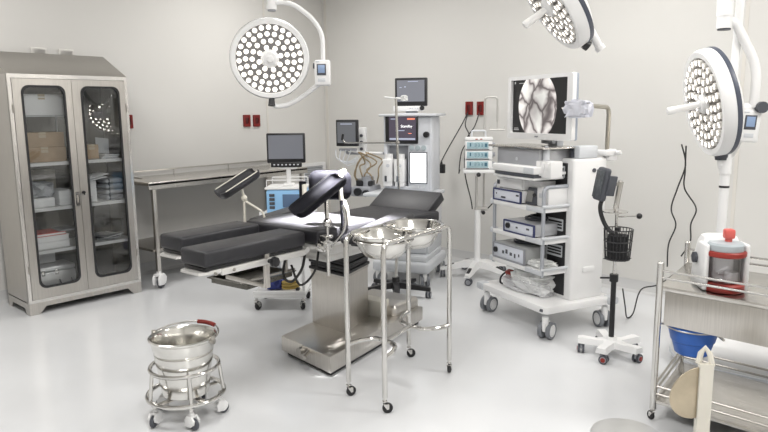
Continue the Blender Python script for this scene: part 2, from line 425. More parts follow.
for x0, x1, hs in ((.027, .4445, 1), (.4475, W - .027, -1)):
    g = G(); wi = rrect(x0 + .062, .20, x1 - .055, 1.715, .055, 6) if hs == 1 else rrect(x0 + .068, .20, x1 - .052, 1.715, .055, 6)
    n = len(wi)
    ox = []
    for (x, z) in wi:                      # outer outline matched vertex by vertex
        cx, cz = (x0 + x1) / 2, (.118 + 1.767) / 2
        ox.append((x0 if x < cx else x1, .118 if z < cz else 1.767))
    # spread the matched vertices: corners share a point, fine for a flat door skin
    d = part('door', g.frame(ox, wi, -.004, .016, M=FRONT), STEEL, cab)
    bmd = bmesh.new(); bmd.from_mesh(d.data); bmesh.ops.remove_doubles(bmd, verts=bmd.verts, dist=1e-5); bmesh.ops.dissolve_degenerate(bmd, dist=1e-5, edges=bmd.edges)
    for f in bmd.faces: f.smooth = False
    bmd.to_mesh(d.data); bmd.free()
    def inset(poly, k):
        cx = sum(p[0] for p in poly) / len(poly); cz = sum(p[1] for p in poly) / len(poly)
        return [(x + (k if x < cx else -k), z + (k if z < cz else -k)) for x, z in poly]
    part('gasket', G().frame(inset(wi, -.006), inset(wi, .009), .008, .021, M=FRONT), RUBBER, d)
    part('pane', G().prism(inset(wi, .004), .004, .008, M=FRONT), PANE, d)
    if hs == 1:
        h = G().frame(rrect(.402, .80, .432, .91, .006, 2), rrect(.410, .825, .424, .885, .004, 2), .014, .030, M=FRONT)
        part('handle', h, CHROME, d, label='chrome door handle')
    else:
        h = G().cyl((.468, -.016, .90), (.468, -.034, .90), .012, n=14).box((.468, -.036, .895), (.008, .008, .03), .002)
        part('lock', h, BLACK, d, label='black lock knob')
    for z in (.35, 1.55):
        part('hinge', G().cyl(((x0 - .004) if hs == 1 else (x1 + .004), -.02, z - .03), ((x0 - .004) if hs == 1 else (x1 + .004), -.02, z + .03), .006, n=10), STEELD, d)
for z in (1.14, .795, .468):
    part('shelf', G().box((W / 2, DP / 2, z), (W - .045, DP - .05, .014)).box((W / 2, .035, z - .006), (W - .045, .012, .026)), WHITE, cab, label='white shelf')
CABM = MX.Translation((-5.095, 2.015, 0)) @ MX.Rotation(CT, 4, 'Z')
def incab(name, x, y, z, label, cat, group=None, rz=0.):
    p = CABM @ V((x, y, z)); return thing(name, label, cat, tuple(p), CT + rz, group)
def carton(x, y, z, w, d, h, label, m=CARD, group=None, rz=0., cat='box', tape=True, name='cardboard_box'):
    o = incab(name, x, y, z, label, cat, group, rz)
    part('carton', G().box((0, 0, h / 2), (w, d, h), .004), m, o)
    if tape: part('tape', G().box((0, -d / 2 - .0008, h - .02), (.05, .0016, .04)).box((0, 0, h + .0008), (.05, d, .0016)), mat('tape', (.55, .46, .33), .3), o)
    part('lid_flap', G().box((0, -d / 2 - .001, h * .86), (w * .98, .002, h * .04)), m, o)
    return o
# left bay
carton(.245, .22, 1.147, .32, .28, .112, 'lower of the two brown cardboard boxes on the cabinet top shelf', group='brown cartons in the cabinet')
carton(.235, .21, 1.260, .32, .27, .112, 'upper of the two brown cardboard boxes on the cabinet top shelf', group='brown cartons in the cabinet')
carton(.27, .25, 1.50, .36, .26, .16, 'large white box at the top of the cabinet behind left door', PAPER, name='white_box')
hang = incab('wire_tray', .27, .25, 1.490, 'thin raised tray carrying the white box inside the cabinet top', 'tray')
part('tray_sheet', G().box((0, 0, .004), (.42, .32, .008)), LGREY, hang)
for x, y in ((-.19, .12), (.19, .12), (.20, -.14), (-.20, -.14)): part('tray_leg', G().cyl((x, y, -.343), (x, y, 0), .006, n=8), LGREY, hang)
carton(.19, .20, .802, .20, .22, .07, 'flat white box on the middle shelf under the plastic bag', PAPER, group='white boxes on the middle shelf', tape=False, name='white_box')
carton(.375, .20, .802, .11, .24, .115, 'taller white box on the middle shelf right of the plastic bag', PAPER, group='white boxes on the middle shelf', tape=False, name='white_box')
carton(.31, .382, .802, .2, .06, .27, 'beige box standing behind the plastic bag in the cabinet', mat('beige_box', (.55, .52, .46), .6), tape=False, name='beige_box')
def crumple(name, M, size, m, parent, seed=1, rough=.22):
    rnd = random.Random(seed); g = G()
    r = bmesh.ops.create_icosphere(g.bm, subdivisions=3, radius=1.)
    for v in r['verts']:
        n = v.co.normalized(); k = 1 + rnd.uniform(-rough, rough)
        e = .55
        v.co = V((math.copysign(abs(n.x) ** e, n.x) * size[0] * k, math.copysign(abs(n.y) ** e, n.y) * size[1] * k, max(-size[2], math.copysign(abs(n.z) ** e, n.z) * size[2] * k)))
    g._x(r['verts'], M)
    return part(name, g, m, parent, ang=20)
bag = incab('plastic_bag', .20, .17, .874, 'crumpled clear plastic bag lying on the white boxes in the cabinet', 'bag')
crumple('wrapper', MX.Translation((0, 0, .06)), (.10, .075, .06), mat('grey_plastic_film', (.42, .43, .45), .15, 0, .25, 18, bump=.6, spec=.9), bag, 3)
crumple('bundle', MX.Translation((.03, -.05, .05)) @ MX.Rotation(R(20), 4, 'Y'), (.05, .03, .045), mat('grey_pack', (.50, .51, .54), .3, 0, .1, 12), bag, 4, .1)
bk = [(.20, .476, .30, .24, .05, PAPER, 'lowest thick white book of the pile on the lowest left shelf'), (.21, .527, .28, .23, .045, PAPER, 'second white book from the bottom of the lowest left shelf pile'), (.20, .573, .26, .22, .024, REDB, 'thin red book lying on top of the white books in the cabinet')]
for x, z, w, d, h, m, lab in bk:
    o = incab('book', x + .02, .19, z, lab, 'book', 'books piled on the lowest left shelf')
    part('cover', G().box((0, 0, .002), (w, d, .004)).box((0, 0, h - .002), (w, d, .004)).box((-w / 2 + .002, 0, h / 2), (.004, d, h)), m, o)
    part('pages', G().box((.002, 0, h / 2), (w - .012, d - .012, h - .008)), PAPER, o)
o = incab('paper_stack', .37, .16, .598, 'loose dark papers lying on the red book', 'papers')
for k in range(3): part('sheet', G().box((0, 0, .002 + k * .005), (.13, .17, .004), rz=R(8 * k - 6)), MGREY if k != 1 else LGREY, o)
o = incab('aluminium_case', .26, .22, .112, 'silver aluminium case with a black handle on the cabinet floor', 'case')
part('case_body', G().box((0, 0, .085), (.30, .22, .17), .012), mat('case_shell', (.74, .74, .75), .3, .5), o)
part('case_lid', G().box((0, 0, .192), (.30, .22, .04), .012), mat('case_shell', (.74, .74, .75), .3, .5), o)
part('handle', G().tube([(.02, -.112, .10), (.02, -.145, .06), (.11, -.145, .06), (.11, -.112, .10)], .006, 8, .015), BLACK, o, label='black handle')
for x in (-.10, .0): part('latch', G().box((x, -.115, .168), (.025, .01, .04), .003), CHROME, o)
carton(.20, .30, .333, .22, .12, .10, 'small white box on top of the aluminium case', PAPER, tape=False, name='white_box')
# right bay
carton(.62, .2, 1.147, .115, .16, .115, 'small brown cardboard box behind the right cabinet door', group='brown cartons in the cabinet')
o = incab('paper_stack', .76, .18, 1.147, 'stack of pale papers and a tilted card on the top right shelf', 'papers')
for k in range(4): part('sheet', G().box((0, 0, .004 + k * .008), (.13, .19, .007), rz=R(5 * k - 8)), PAPER if k % 2 else LGREY, o)
part('card', G().box((-.01, .03, .10), (.11, .005, .13), .002, rx=R(-15), ry=R(8)), LGREY, o)
carton(.60, .2, .802, .075, .2, .17, 'tall narrow white box on the middle right shelf', PAPER, tape=False, name='white_box', rz=R(-8))
o = incab('document_folder', .62, .17, .985, 'white folder lying slanted across the box on the middle right shelf', 'folder')
part('folder_leaf', G().box((0, 0, .0), (.17, .21, .008), .002, ry=R(-9)).box((0.02, 0, .022), (.17, .21, .006), .002, ry=R(-11)), PAPER, o)
for k in range(4):
    o = incab('wrapped_pack', .775, .2, .802 + k * .045, ['lowest', 'second lowest', 'second highest', 'topmost'][k] + ' grey wrapped pack in the stack on the middle right shelf', 'pack', 'grey packs on the middle right shelf')
    part('pack', G().box((.0, 0, .021), (.15, .22, .041), .018, seg=3), mat('grey_pack', (.50, .51, .54), .3, 0, .1, 12), o)
    part('strap', G().box((-.045, 0, .0215), (.02, .222, .043), .01), DGREY, o)
o = incab('paper_stack', .68, .18, .476, 'untidy papers and grey sheets on the lowest right shelf', 'papers')
for k in range(5): part('sheet', G().box((.02 * (k % 2), -.01 * k, .005 + k * .009), (.18, .2, .006), rz=R(14 * k - 25), ry=R(3 * (k % 3) - 3)), (MGREY, LGREY, DGREY, PAPER, MGREY)[k], o)
carton(.565, .2, .112, .03, .16, .13, 'thin white box standing on the cabinet floor behind the right door', PAPER, tape=False, name='white_box')

# ================================================================== LONG WALL TABLE
wt = thing('wall_table', 'long stainless steel work table with back rail along the wall', 'table', (-5.27, 3.93, 0))
L2 = .93; w2 = .30
part('table_top', G().box((0, 0, .915), (2 * w2, 2 * L2, .03), .004).box((w2 - .006, 0, .895), (.012, 2 * L2, .05)), STEELH, wt)
g = G().tube([(-w2 + .02, -L2 + .02, .98), (-w2 + .02, L2 - .02, .98)], .006, 8)
g.tube([(-w2 + .02, -L2 + .02, .98), (w2 - .12, -L2 + .02, .955)], .005, 8)
for y in (-L2 + .02, -.3, .35, L2 - .02): g.cyl((-w2 + .02, y, .93), (-w2 + .02, y, .985), .005, n=8)
part('guard_rail', g, STEELD, wt)
part('lower_shelf', G().box((-.02, 0, .335), (2 * w2 - .05, 2 * L2 - .06, .022), .003), STEELD, wt)
for sx in (-1, 1):
    for sy in (-1, 1):
        part('leg', G().box((sx * (w2 - .03), sy * (L2 - .06), .52), (.035, .035, .76), .004), STEEL, wt)
        caster(wt, (sx * (w2 - .03), sy * (L2 - .06), 0), .052, 'hood', R(25 if sx > 0 else -40))

# ================================================================== VENTILATOR ON ITS TROLLEY
vr = R(38)
vt = thing('ventilator', 'blue ventilator on white trolley with raised black screen', 'ventilator', (-3.775, 3.385, 0), vr)
part('trolley_base', G().box((0, 0, .115), (.40, .36, .03), .01).box((0, -.17, .14), (.40, .02, .03), .004), WHITE, vt)
for sx in (-1, 1):
    for sy in (-1, 1): caster(vt, (sx * .18, sy * .155, 0), .033, 'plain', R(30 * sx))
for sx in (-1, 1): part('post', G().box((sx * .185, -.16 if sx > 0 else .15, .42), (.022, .022, .60), .004), WHITE, vt)
part('post', G().box((-.06, .1, .42), (.06, .05, .62), .006), LGREY, vt)
def vpart(name, g, m, parent):
    bmesh.ops.translate(g.bm, verts=g.bm.verts, vec=(.065, 0, 0)); return part(name, g, m, parent)
vpart('support_shelf', G().box((0, 0, .73), (.40, .36, .02), .006), WHITE, vt)
vpart('ventilator_body', G().box((0, 0, .835), (.29, .27, .19), .018), BLUE, vt)
vpart('front_screen', G().box((.045, -.137, .845), (.13, .006, .10), .003), mat('vent_lcd', (.10, .16, .27), .3), vt)
for k in range(4): vpart('side_button', G().box((-.10, -.138, .795 + k * .031), (.04, .008, .022), .003), DGREY, vt)
vpart('top_tray', G().box((0, 0, .938), (.31, .28, .016), .006).tube([(-.14, -.12, .95), (-.14, -.12, 1.0), (.14, -.12, 1.0), (.14, -.12, .95)], .004, 6, .01).tube([(-.14, .12, .95), (-.14, .12, 1.0), (.14, .12, 1.0), (.14, .12, .95)], .004, 6, .01), WHITE, vt)
vpart('screen_stand', G().cyl((.01, 0, .94), (.01, 0, 1.10), .018, n=16).box((.01, 0, 1.085), (.13, .06, .02), .005).box((.01, 0, .955), (.08, .08, .02), .006), WHITE, vt)
vpart('monitor_housing', G().box((0, -.02, 1.235), (.292, .035, .225), .008).box((0, -.028, 1.110), (.235, .03, .04), .006), BLACK, vt)
vpart('display', G().box((0, -.039, 1.243), (.262, .004, .178)), mat('grey_glass_display', (.10, .105, .12), .18, 0, .05, 3, emit=.15, ecol=(.6, .62, .7)), vt)
g = G()
for k in range(7): g.box((-.09 + k * .03, -.0445, 1.110), (.012, .004, .010), .001)
vpart('key', g, LGREY, vt)

# ================================================================== OPERATING TABLE
ot = thing('operating_table', 'black padded operating table on a steel column with split leg plates', 'operating table', (-2.85, 3.08, 0))
g = G().prism([(-.115, -.450), (.384, -.535), (.230, .580), (-.240, .585)], .026, .128, bev=.010)
part('base', g, STEEL, ot)
part('base_skid', G().prism([(-.09, -.425), (.36, -.505), (.21, .555), (-.22, .56)], .003, .026), BLACK, ot)
part('rear_cover', G().box((.005, .41, .15), (.42, .32, .10), .035, rz=R(4), seg=4), STEEL, ot)
part('battery_case', G().box((.05, .235, .18), (.22, .10, .12), .008, rz=R(4)), CREAM, ot)
part('foot_pedal', G().tube([(.16, -.46, .10), (.19, -.53, .105), (.22, -.58, .10)], .012, 8).cyl((.13, -.50, .105), (.13, -.54, .105), .022, n=14).cyl((.155, -.47, .10), (.135, -.515, .13), .010, n=10), STEELD, ot)
part('column', G().prism([(-.140, -.150), (.178, -.183), (.080, .160), (-.235, .185)], .12, .49, bev=.006), STEEL, ot)
part('column_collar', G().prism([(-.144, -.154), (.184, -.188), (.084, .164), (-.24, .19)], .478, .494), STEELD, ot)
g = G()
for k in range(6):
    e_ = .008 * (k % 2)
    g.prism([(-.150 + e_, -.160 + e_), (.190 - e_, -.194 + e_), (.088 - e_, .172 - e_), (-.246 + e_, .197 - e_)], .495 + k * .023, .515 + k * .023, bev=.004)
part('bellows', g, BELLOW, ot)
g = G()
g.prism([(-.27, -.38), (.255, -.40), (.285, .20), (.16, .36), (-.22, .40), (-.31, .24)], .672, .742, bev=.012)
g.prism([(-.24, -.36), (.235, -.385), (.21, .16), (-.24, .22)], .625, .675, bev=.012)
part('table_frame', g, CAST, ot)
for sx in (-1, 1):
    g = G().box((sx * .335, -.20, .765), (.012, .74, .03), .002)
    for y in (-.48, -.2, .08): g.cyl((sx * .285, y, .765), (sx * .335, y, .765), .008, n=8)
    part('side_rail', g, CHROME, ot)
part('seat_deck', G().box((0, -.28, .755), (.58, .56, .02), .004), CAST, ot)
def cushion(g, x0, x1, y0, y1, z0, z1, bev=.018, M=None):
    g.box(((x0 + x1) / 2, (y0 + y1) / 2, (z0 + z1) / 2), (x1 - x0, y1 - y0, z1 - z0), bev, M=M, seg=3); return g
part('seat_cushion', cushion(G(), -.30, .325, -.545, -.03, .768, .852), LEATHER, ot)
# leg plates
for nm, x0, x1, y0, y1 in (('near', .080, .285, -1.265, -.60), ('far', -.335, -.125, -1.115, -.575)):
    part('leg_cushion', cushion(G(), x0, x1, y0, y1, .770, .852, .016), LEATHER, ot)
    part('leg_cushion_base', G().box(((x0 + x1) / 2, (y0 + y1) / 2, .760), (x1 - x0 - .03, y1 - y0 - .02, .018), .004), BLACK, ot)
    lp = part('leg_plate', G().box(((x0 + x1) / 2, (y0 + y1) / 2 + .02, .742), (x1 - x0 - .02, y1 - y0 - .02, .020), .006).box((x1 - .014, (y0 + y1) / 2 + .05, .734), (.018, y1 - y0 - .1, .034), .004).prism([(x0 + .01, y0 + .03), (x1 - .01, y0 + .03), (x1 - .03, y0 - .02), (x0 + .03, y0 - .02)], .734, .748), CAST, ot)
    for yy in (y0 + .06, y0 + .17): part('bolt', G().cyl((x1 - .008, yy, .734), (x1 + .002, yy, .734), .008, n=10), STEELD, lp)
    part('leg_hinge', G().box(((x0 + x1) / 2, y1 + .01, .725), (.12, .10, .035), .008).cyl((x0 + .02, y1 + .03, .74), (x1 - .02, y1 + .03, .74), .016, n=14), CAST, ot)
# back section: lower back level, upper back raised
back = MX.Translation((-.01, -.02, .718))
part('back_cushion', cushion(G(), -.295, .295, .0, .735, .012, .085, .016, M=back), LEATHER, ot)
part('back_deck', G().box((0, .37, 0), (.54, .72, .018), .004, M=back), CAST, ot)
for sx in (-1, 1): part('back_rail', G().box((sx * .330, .42, .01), (.012, .50, .028), .002, M=back).cyl((sx * .26, .6, .005), (sx * .330, .6, .005), .008, n=8, M=back).cyl((sx * .26, .3, .005), (sx * .330, .3, .005), .008, n=8, M=back), CHROME, ot)
head = MX.Translation((-.045, .675, .735)) @ MX.Rotation(R(32), 4, 'X')
part('head_cushion', cushion(G(), -.27, .27, .0, .235, .0, .075, .016, M=head), LEATHER, ot)
part('head_deck', G().box((0, .13, -.012), (.44, .22, .014), .004, M=head).box((.24, .13, -.016), (.012, .24, .025), .002, M=head).box((-.24, .13, -.016), (.012, .24, .025), .002, M=head), CAST, ot)
# arm boards either side
for nm, x, y, rz in (('right', .405, -.10, R(13)), ('left', -.46, -.09, R(10))):
    M = MX.Translation((x, y, .79)) @ MX.Rotation(rz, 4, 'Z') @ MX.Rotation(R(3), 4, 'X')
    part('arm_cushion', G().box((0, 0, .025), (.155 if nm == 'right' else .15, .72 if nm == 'right' else .56, .05), .024, M=M, seg=3), LEATHER, ot)
    part('arm_plate', G().box((0, 0, -.008), (.12, .58 if nm == 'right' else .5, .012), .003, M=M), BLACK, ot)
    part('arm_clamp', G().box((-.06 if nm == 'right' else .06, -.16, -.03), (.09, .05, .05), .008, M=M).sph((.0, -.17, -.045), .028, M=M, n=12), BLACK, ot)
# leg rests on bent rods
def gutter(L, Wd, T, M, depth=.06):
    """half-pipe cushion, length along local Y, opening along local Z, rounded ends"""
    g = G(); n = 11; rings = []
    for i, (t, k) in enumerate([(-.5, .55), (-.48, .80), (-.44, .95), (-.36, 1), (0, 1), (.36, 1), (.44, .95), (.48, .80), (.5, .55)]):
        rg = []
        for j in range(n):
            a = PI * j / (n - 1); rg.append(V((-math.cos(a) * Wd / 2 * k, t * L, -math.sin(a) * depth * k)))
        for j in range(n):
            a = PI * (1 - j / (n - 1)); rg.append(V((-math.cos(a) * (Wd / 2 - T) * k, t * L, -math.sin(a) * (depth - T) * k)))
        rings.append([M @ p for p in rg])
    return g.loft(rings)
def leg_rest(tag_, base, ball, pc, rx, rz, L, Wd, ry=0.):
    M = MX.Translation(pc) @ MX.Rotation(rz, 4, 'Z') @ MX.Rotation(rx, 4, 'X') @ MX.Rotation(ry, 4, 'Y')
    p = part('leg_rest_pad', gutter(L, Wd, .022, M), LEATHER if tag_ == 'far' else PADL, ot, ang=50)
    part('pad_piping', G().tube([M @ V((x, y, 0.002)) for x, y in [(-Wd / 2 + .01, -.42 * L), (-Wd / 2 + .01, .42 * L)]], .0035, 8).tube([M @ V((x, y, 0.002)) for x, y in [(Wd / 2 - .01, -.42 * L), (Wd / 2 - .01, .42 * L)]], .0035, 8), CREAM if tag_ == 'far' else mat('shaded_piping', (.022, .022, .022), .6, spec=.1), p)  # near piping's colour darkened as if it lay outside the beam
    return p, M
p, M = leg_rest('far', None, None, (-.415, -.505, 1.085), R(27), R(-12), .29, .16, R(2))
rod = part('leg_rest_rod', G().cyl((-.39, -.475, .80), (-.385, -.475, .975), .008, n=12).cyl((-.385, -.475, .975), (-.39, -.49, 1.05), .008, n=12).sph((-.385, -.475, .975), .02), CREAM, ot)
part('rod_brace', G().tube([(-.385, -.475, .96), (-.30, -.40, .885), (-.29, -.385, .80)], .007, 8, .03), CREAM, ot)
p, M = leg_rest('near', None, None, (.325, -.545, 1.065), R(33), R(-20), .34, .19, R(4))
rod = part('leg_rest_rod', G().cyl((.375, -.52, .60), (.375, -.52, .90), .010, n=12).cyl((.375, -.52, .90), (.35, -.50, 1.02), .013, n=12).sph((.375, -.52, .90), .026).box((.36, -.515, .80), (.06, .06, .06), .01), CHROME, ot)
part('rail_clamp', G().box((.345, -.515, .765), (.055, .07, .06), .008).tube([(.375, -.47, .78), (.385, -.40, .83), (.385, -.38, .90), (.36, -.38, .98)], .008, 8, .03), CHROME, ot)
# second, stacked pad seen behind the near one, with its white strap
M2 = MX.Translation((.25, -.36, 1.085)) @ MX.Rotation(R(28), 4, 'Z')
part('calf_support', G().box((0, 0, 0), (.25, .10, .17), .05, M=M2, seg=5), PADL, ot, ang=50)
part('support_strap', G().box((.075, 0, 0), (.028, .108, .178), .05, M=M2, seg=5).tube([M2 @ V((.085, -.03, -.08)), (.37, -.35, .96), (.37, -.34, .86)], .010, 8, .03), CREAM, ot, label='white strap')
part('calf_rod', G().cyl((.345, -.36, .77), (.335, -.36, 1.06), .011, n=12), PADL, ot)
# upright side support on the far rail
part('side_support', G().cyl((-.30, -.05, .90), (-.30, -.05, 1.045), .024, n=16, r2=.024).cyl((-.30, -.05, .84), (-.30, -.05, .91), .008, n=8), PADL, ot)
part('side_support_cover', G().box((-.278, -.055, .965), (.018, .036, .13), .008), CREAM, ot)
# near rail fittings
part('clamp_knob', G().cyl((.275, -.865, .735), (.325, -.865, .735), .012, n=10).lathe([(0, 0), (.026, .0), (.030, .012), (.026, .026), (0, .028)], 8, M=MX.Translation((.31, -.865, .735)) @ MX.Rotation(PI / 2, 4, 'Y')), BLACK, ot, label='black clamp knob')
part('tray_bracket', G().box((.268, -.875, .69), (.022, .03, .20), .004).box((.10, -.875, .598), (.34, .02, .02), .003), STEEL, ot)
# drain tray under the leg plates (open pan)
tm = MX.Translation((-.24, -.555, .49)) @ MX.Rotation(R(4), 4, 'Z')
g = G().frame([(-.17, -.21), (.17, -.21), (.17, .21), (-.17, .21)], [(-.15, -.19), (.15, -.19), (.15, .19), (-.15, .19)], .03, .036, M=tm)
g.frame([(-.152, -.192), (.152, -.192), (.152, .192), (-.152, .192)], [(-.148, -.188), (.148, -.188), (.148, .188), (-.148, .188)], 0, .032, M=tm)
g.box((0, 0, .001), (.30, .38, .003), M=tm)
part('drain_tray', g, mat('dark_reflection_steel', (.15, .145, .13), .28, .85, .15, 6), ot)  # dark reflection inside the steel pan put into its base colour
for sx in (-1, 1): part('tray_runner', G().box((-.25 + sx * .166, -.56, .537), (.014, .42, .014), .002).box((-.25 + sx * .166, -.42, .63), (.012, .02, .19)), STEELD, ot)
# slack hoses hanging under the seat
part('hanging_cable', G().tube(smooth_path([(.12, -.45, .69), (.14, -.50, .60), (.08, -.53, .52), (0, -.52, .55), (-.04, -.45, .66)]), .008, 8).tube(smooth_path([(.18, -.40, .69), (.20, -.46, .58), (.12, -.5, .50), (.02, -.47, .60)]), .007, 8), CORD, ot)
# bags on the ventilator trolley
VM = MX.Translation((-3.775, 3.385, 0)) @ MX.Rotation(vr, 4, 'Z')
o = thing('blue_pouch', 'small dark blue pouch on the ventilator trolley base', 'pouch', tuple(VM @ V((-.06, -.02, .131))), vr)
crumple('pouch', MX.Translation((0, 0, .055)), (.07, .05, .05), mat('navy_cloth', (.035, .05, .22), .6), o, 11, .15)
o = thing('yellow_hose', 'coiled yellow hose on the ventilator trolley base', 'hose', tuple(VM @ V((.07, -.06, .131))), vr)
part('coil', G().tube([V((.06 * math.cos(t * .45), .05 * math.sin(t * .45), .012 + t * .0015)) for t in range(40)], .011, 8), mat('ochre_rubber', (.42, .30, .08), .5), o)
part('connector', G().cyl((.06, 0, .012), (.06, -.05, .02), .015, n=12), BLACK, o)

# ================================================================== KICK BUCKET AND ITS STAND
BP = (-2.725, 1.775)
bs = thing('bucket_stand', 'round stainless steel bucket stand on white casters', 'stand', (BP[0], BP[1], 0))
part('lower_ring', G().ring((0, 0, .125), .185, .011), CHROME, bs)
part('upper_ring', G().ring((0, 0, .265), .165, .010), CHROME, bs)
part('bottom_cross', G().box((0, 0, .112), (.36, .03, .008), .002).box((0, 0, .112), (.03, .36, .008), .002), STEEL, bs)
for k in range(5):
    a = R(-27 + 72 * k); c, s_ = math.cos(a), math.sin(a)
    part('upright', G().cyl((.183 * c, .183 * s_, .125), (.168 * c, .168 * s_, .265), .009, n=12), CHROME, bs)
    part('caster_stem', G().cyl((.165 * c, .165 * s_, .08), (.165 * c, .165 * s_, .118), .010, n=12).cyl((.165 * c, .165 * s_, .115), (.185 * c, .185 * s_, .120), .008, n=10), CHROME, bs)
    caster(bs, (.165 * c, .165 * s_, 0), .029, 'hood', a - PI / 2 + R(35))
bu = thing('kick_bucket', 'shiny stainless steel pail with a red grip held in the wheeled stand', 'bucket', (BP[0], BP[1], 0), R(-10))
g = G().lathe([(0, .124), (.105, .124), (.112, .130), (.130, .26), (.138, .30), (.140, .335), (.143, .340), (.141, .346), (.144, .352), (.156, .405), (.163, .412), (.165, .420), (.158, .424), (.152, .418), (.148, .41), (.137, .35), (.133, .30), (.108, .136), (0, .132)], 56)
part('pail', g, BOWL, bu)
hd = R(52)
g = G(); pts = []
for k in range(25):
    t = PI * k / 24; pts.append((.168 * math.cos(t) * math.cos(hd) - .0, .168 * math.cos(t) * math.sin(hd), 0)); 
hx, hy = math.cos(R(0)), math.sin(R(0))
pts = [V((.172 * math.cos(PI * k / 24), .172 * math.sin(PI * k / 24) * math.cos(R(6)), .418 + .172 * math.sin(PI * k / 24) * math.sin(R(6)) )) for k in range(25)]
ROT = MX.Rotation(R(32), 4, 'Z')
part('bail_handle', G().tube([ROT @ p for p in pts], .004, 8), CHROME, bu)
part('red_grip', G().tube([ROT @ p for p in pts[8:14]], .011, 10), RED, bu, label='red grip on the bail')
for s_ in (-1, 1): part('ear', G().cyl(ROT @ V((s_ * .160, 0, .405)), ROT @ V((s_ * .176, 0, .405)), .014, n=12).box(tuple(ROT @ V((s_ * .168, 0, .418))), (.012, .02, .03), .003), STEELD, bu)

# ================================================================== DOUBLE BASIN STAND
bt = thing('basin_stand', 'stainless steel double basin stand with bent tube legs on small casters', 'stand', (0, 0, 0))
l1, l2, l3, l4 = V((-2.229, 2.438, 0)), V((-1.951, 2.400, 0)), V((-1.976, 3.022, 0)), V((-2.310, 3.082, 0))
ZT = .868
def up(p, z): return V((p.x, p.y, z))
for p, q in ((l1, l4), (l2, l3)):
    part('leg_loop', G().tube([up(p, .082), up(p, ZT), up(q, ZT), up(q, .082)], .0135, 12, .055, fseg=7), CHROME, bt)
for p in (l1, l2, l3, l4): caster(bt, (p.x, p.y, 0), .027, 'plain', R(random.uniform(-60, 60)))
zc = .29
m1 = (l1 + l2) / 2 + V((-.005, .17, 0)); m2 = (l3 + l4) / 2 + V((0, -.17, 0))
def bow(p, q, m):
    d = (q - p) * .22
    return G().tube(smooth_path([up(p, zc), up(p + (m - (p + q) / 2) * .55 + d * .3, zc), up(m - d, zc), up(m + d, zc), up(q + (m - (p + q) / 2) * .55 - d * .3, zc), up(q, zc)], 6), .013, 10)
part('end_brace', bow(l1, l2, m1), CHROME, bt); part('end_brace', bow(l4, l3, m2), CHROME, bt)
part('centre_brace', G().cyl(up(m1, zc), up(m2, zc), .014, n=12), CHROME, bt)
for t, ra in ((.27, .155), (.74, .155)):
    c = ((l1 + l2) * (1 - t) + (l3 + l4) * t) / 2
    part('basin_ring', G().ring((c.x, c.y, .845), ra, .006), CHROME, bt)
    part('ring_arm', G().cyl((c.x - .158, c.y, .845), (c.x - .14 - .02, c.y, .845), .005, n=8).cyl((c.x - ra, c.y, .845), up(l1 * (1 - t) + l4 * t, .866), .006, n=8).cyl((c.x + ra, c.y, .845), up(l2 * (1 - t) + l3 * t, .866), .006, n=8), CHROME, bt)
def basin(c, label):
    o = thing('wash_basin', label, 'basin', (c.x, c.y, 0), group='steel basins on the double stand')
    pr = [(0, .752), (.075, .752), (.10, .762), (.128, .80), (.149, .853), (.155, .872), (.170, .876), (.172, .880), (.168, .882), (.153, .879), (.146, .855), (.125, .804), (.098, .766), (.074, .756), (0, .756)]
    part('bowl', G().lathe(pr, 64), BOWL, o)
    part('rolled_rim', G().ring((0, 0, .879), .170, .0035, 8, 64), CHROME, o)
for t, lab in ((.27, 'nearer steel wash basin in the double stand'), (.74, 'farther steel wash basin in the double stand')):
    basin(((l1 + l2) * (1 - t) + (l3 + l4) * t) / 2, lab)

# ================================================================== BLACK-BASED ARM STAND BEHIND THE TABLE
SP = (-3.204, 4.102)
st = thing('arm_stand', 'slim steel pole stand with black star base and long side arms', 'stand', (SP[0], SP[1], 0))
g = G()
for k in range(5):
    a = R(-50 + 72 * k); c, s_ = math.cos(a), math.sin(a)
    g.loft([[V((c * r - s_ * w, s_ * r + c * w, z)) for w, z in ((-wd, z0), (wd, z0), (wd * .7, z1), (-wd * .7, z1))] for r, wd, z0, z1 in ((.02, .035, .075, .125), (.15, .026, .07, .11), (.29, .018, .062, .088))])
    caster(st, (.27 * c, .27 * s_, 0), .027, 'dark', a)
g.cyl((0, 0, .07), (0, 0, .16), .04, r2=.03, n=18)
part('star_base', g, BLACK, st)
part('pole', G().cyl((.0, .0, .15), (.026, .021, .76), .014, n=14).cyl((.026, .021, .76), (.01, .008, 1.60), .010, n=14), CHROME, st)
# arm along screen-left direction (towards -x,-y)
part('long_arm', G().tube([(.02, .016, 1.255), (-.31, -.25, 1.258), (-.325, -.262, 1.30)], .006, 8, .02), CHROME, st)
part('arm_tip', G().cyl((-.325, -.262, 1.28), (-.318, -.257, 1.33), .010, n=10), BLACK, st)
part('top_arm', G().tube([(.01, .008, 1.60), (-.06, -.048, 1.612)], .007, 8).tube([(.01, .008, 1.603), (.045, .036, 1.60)], .008, 8), WPLAST, st)
crumple('plastic_sleeve', MX.Translation((.06, .048, 1.60)), (.025, .022, .022), WRAPO, st, 21, .25)
part('joint', G().sph((.02, .016, 1.255), .016, n=10).sph((.026, .021, .76), .02, n=10), STEELD, st)

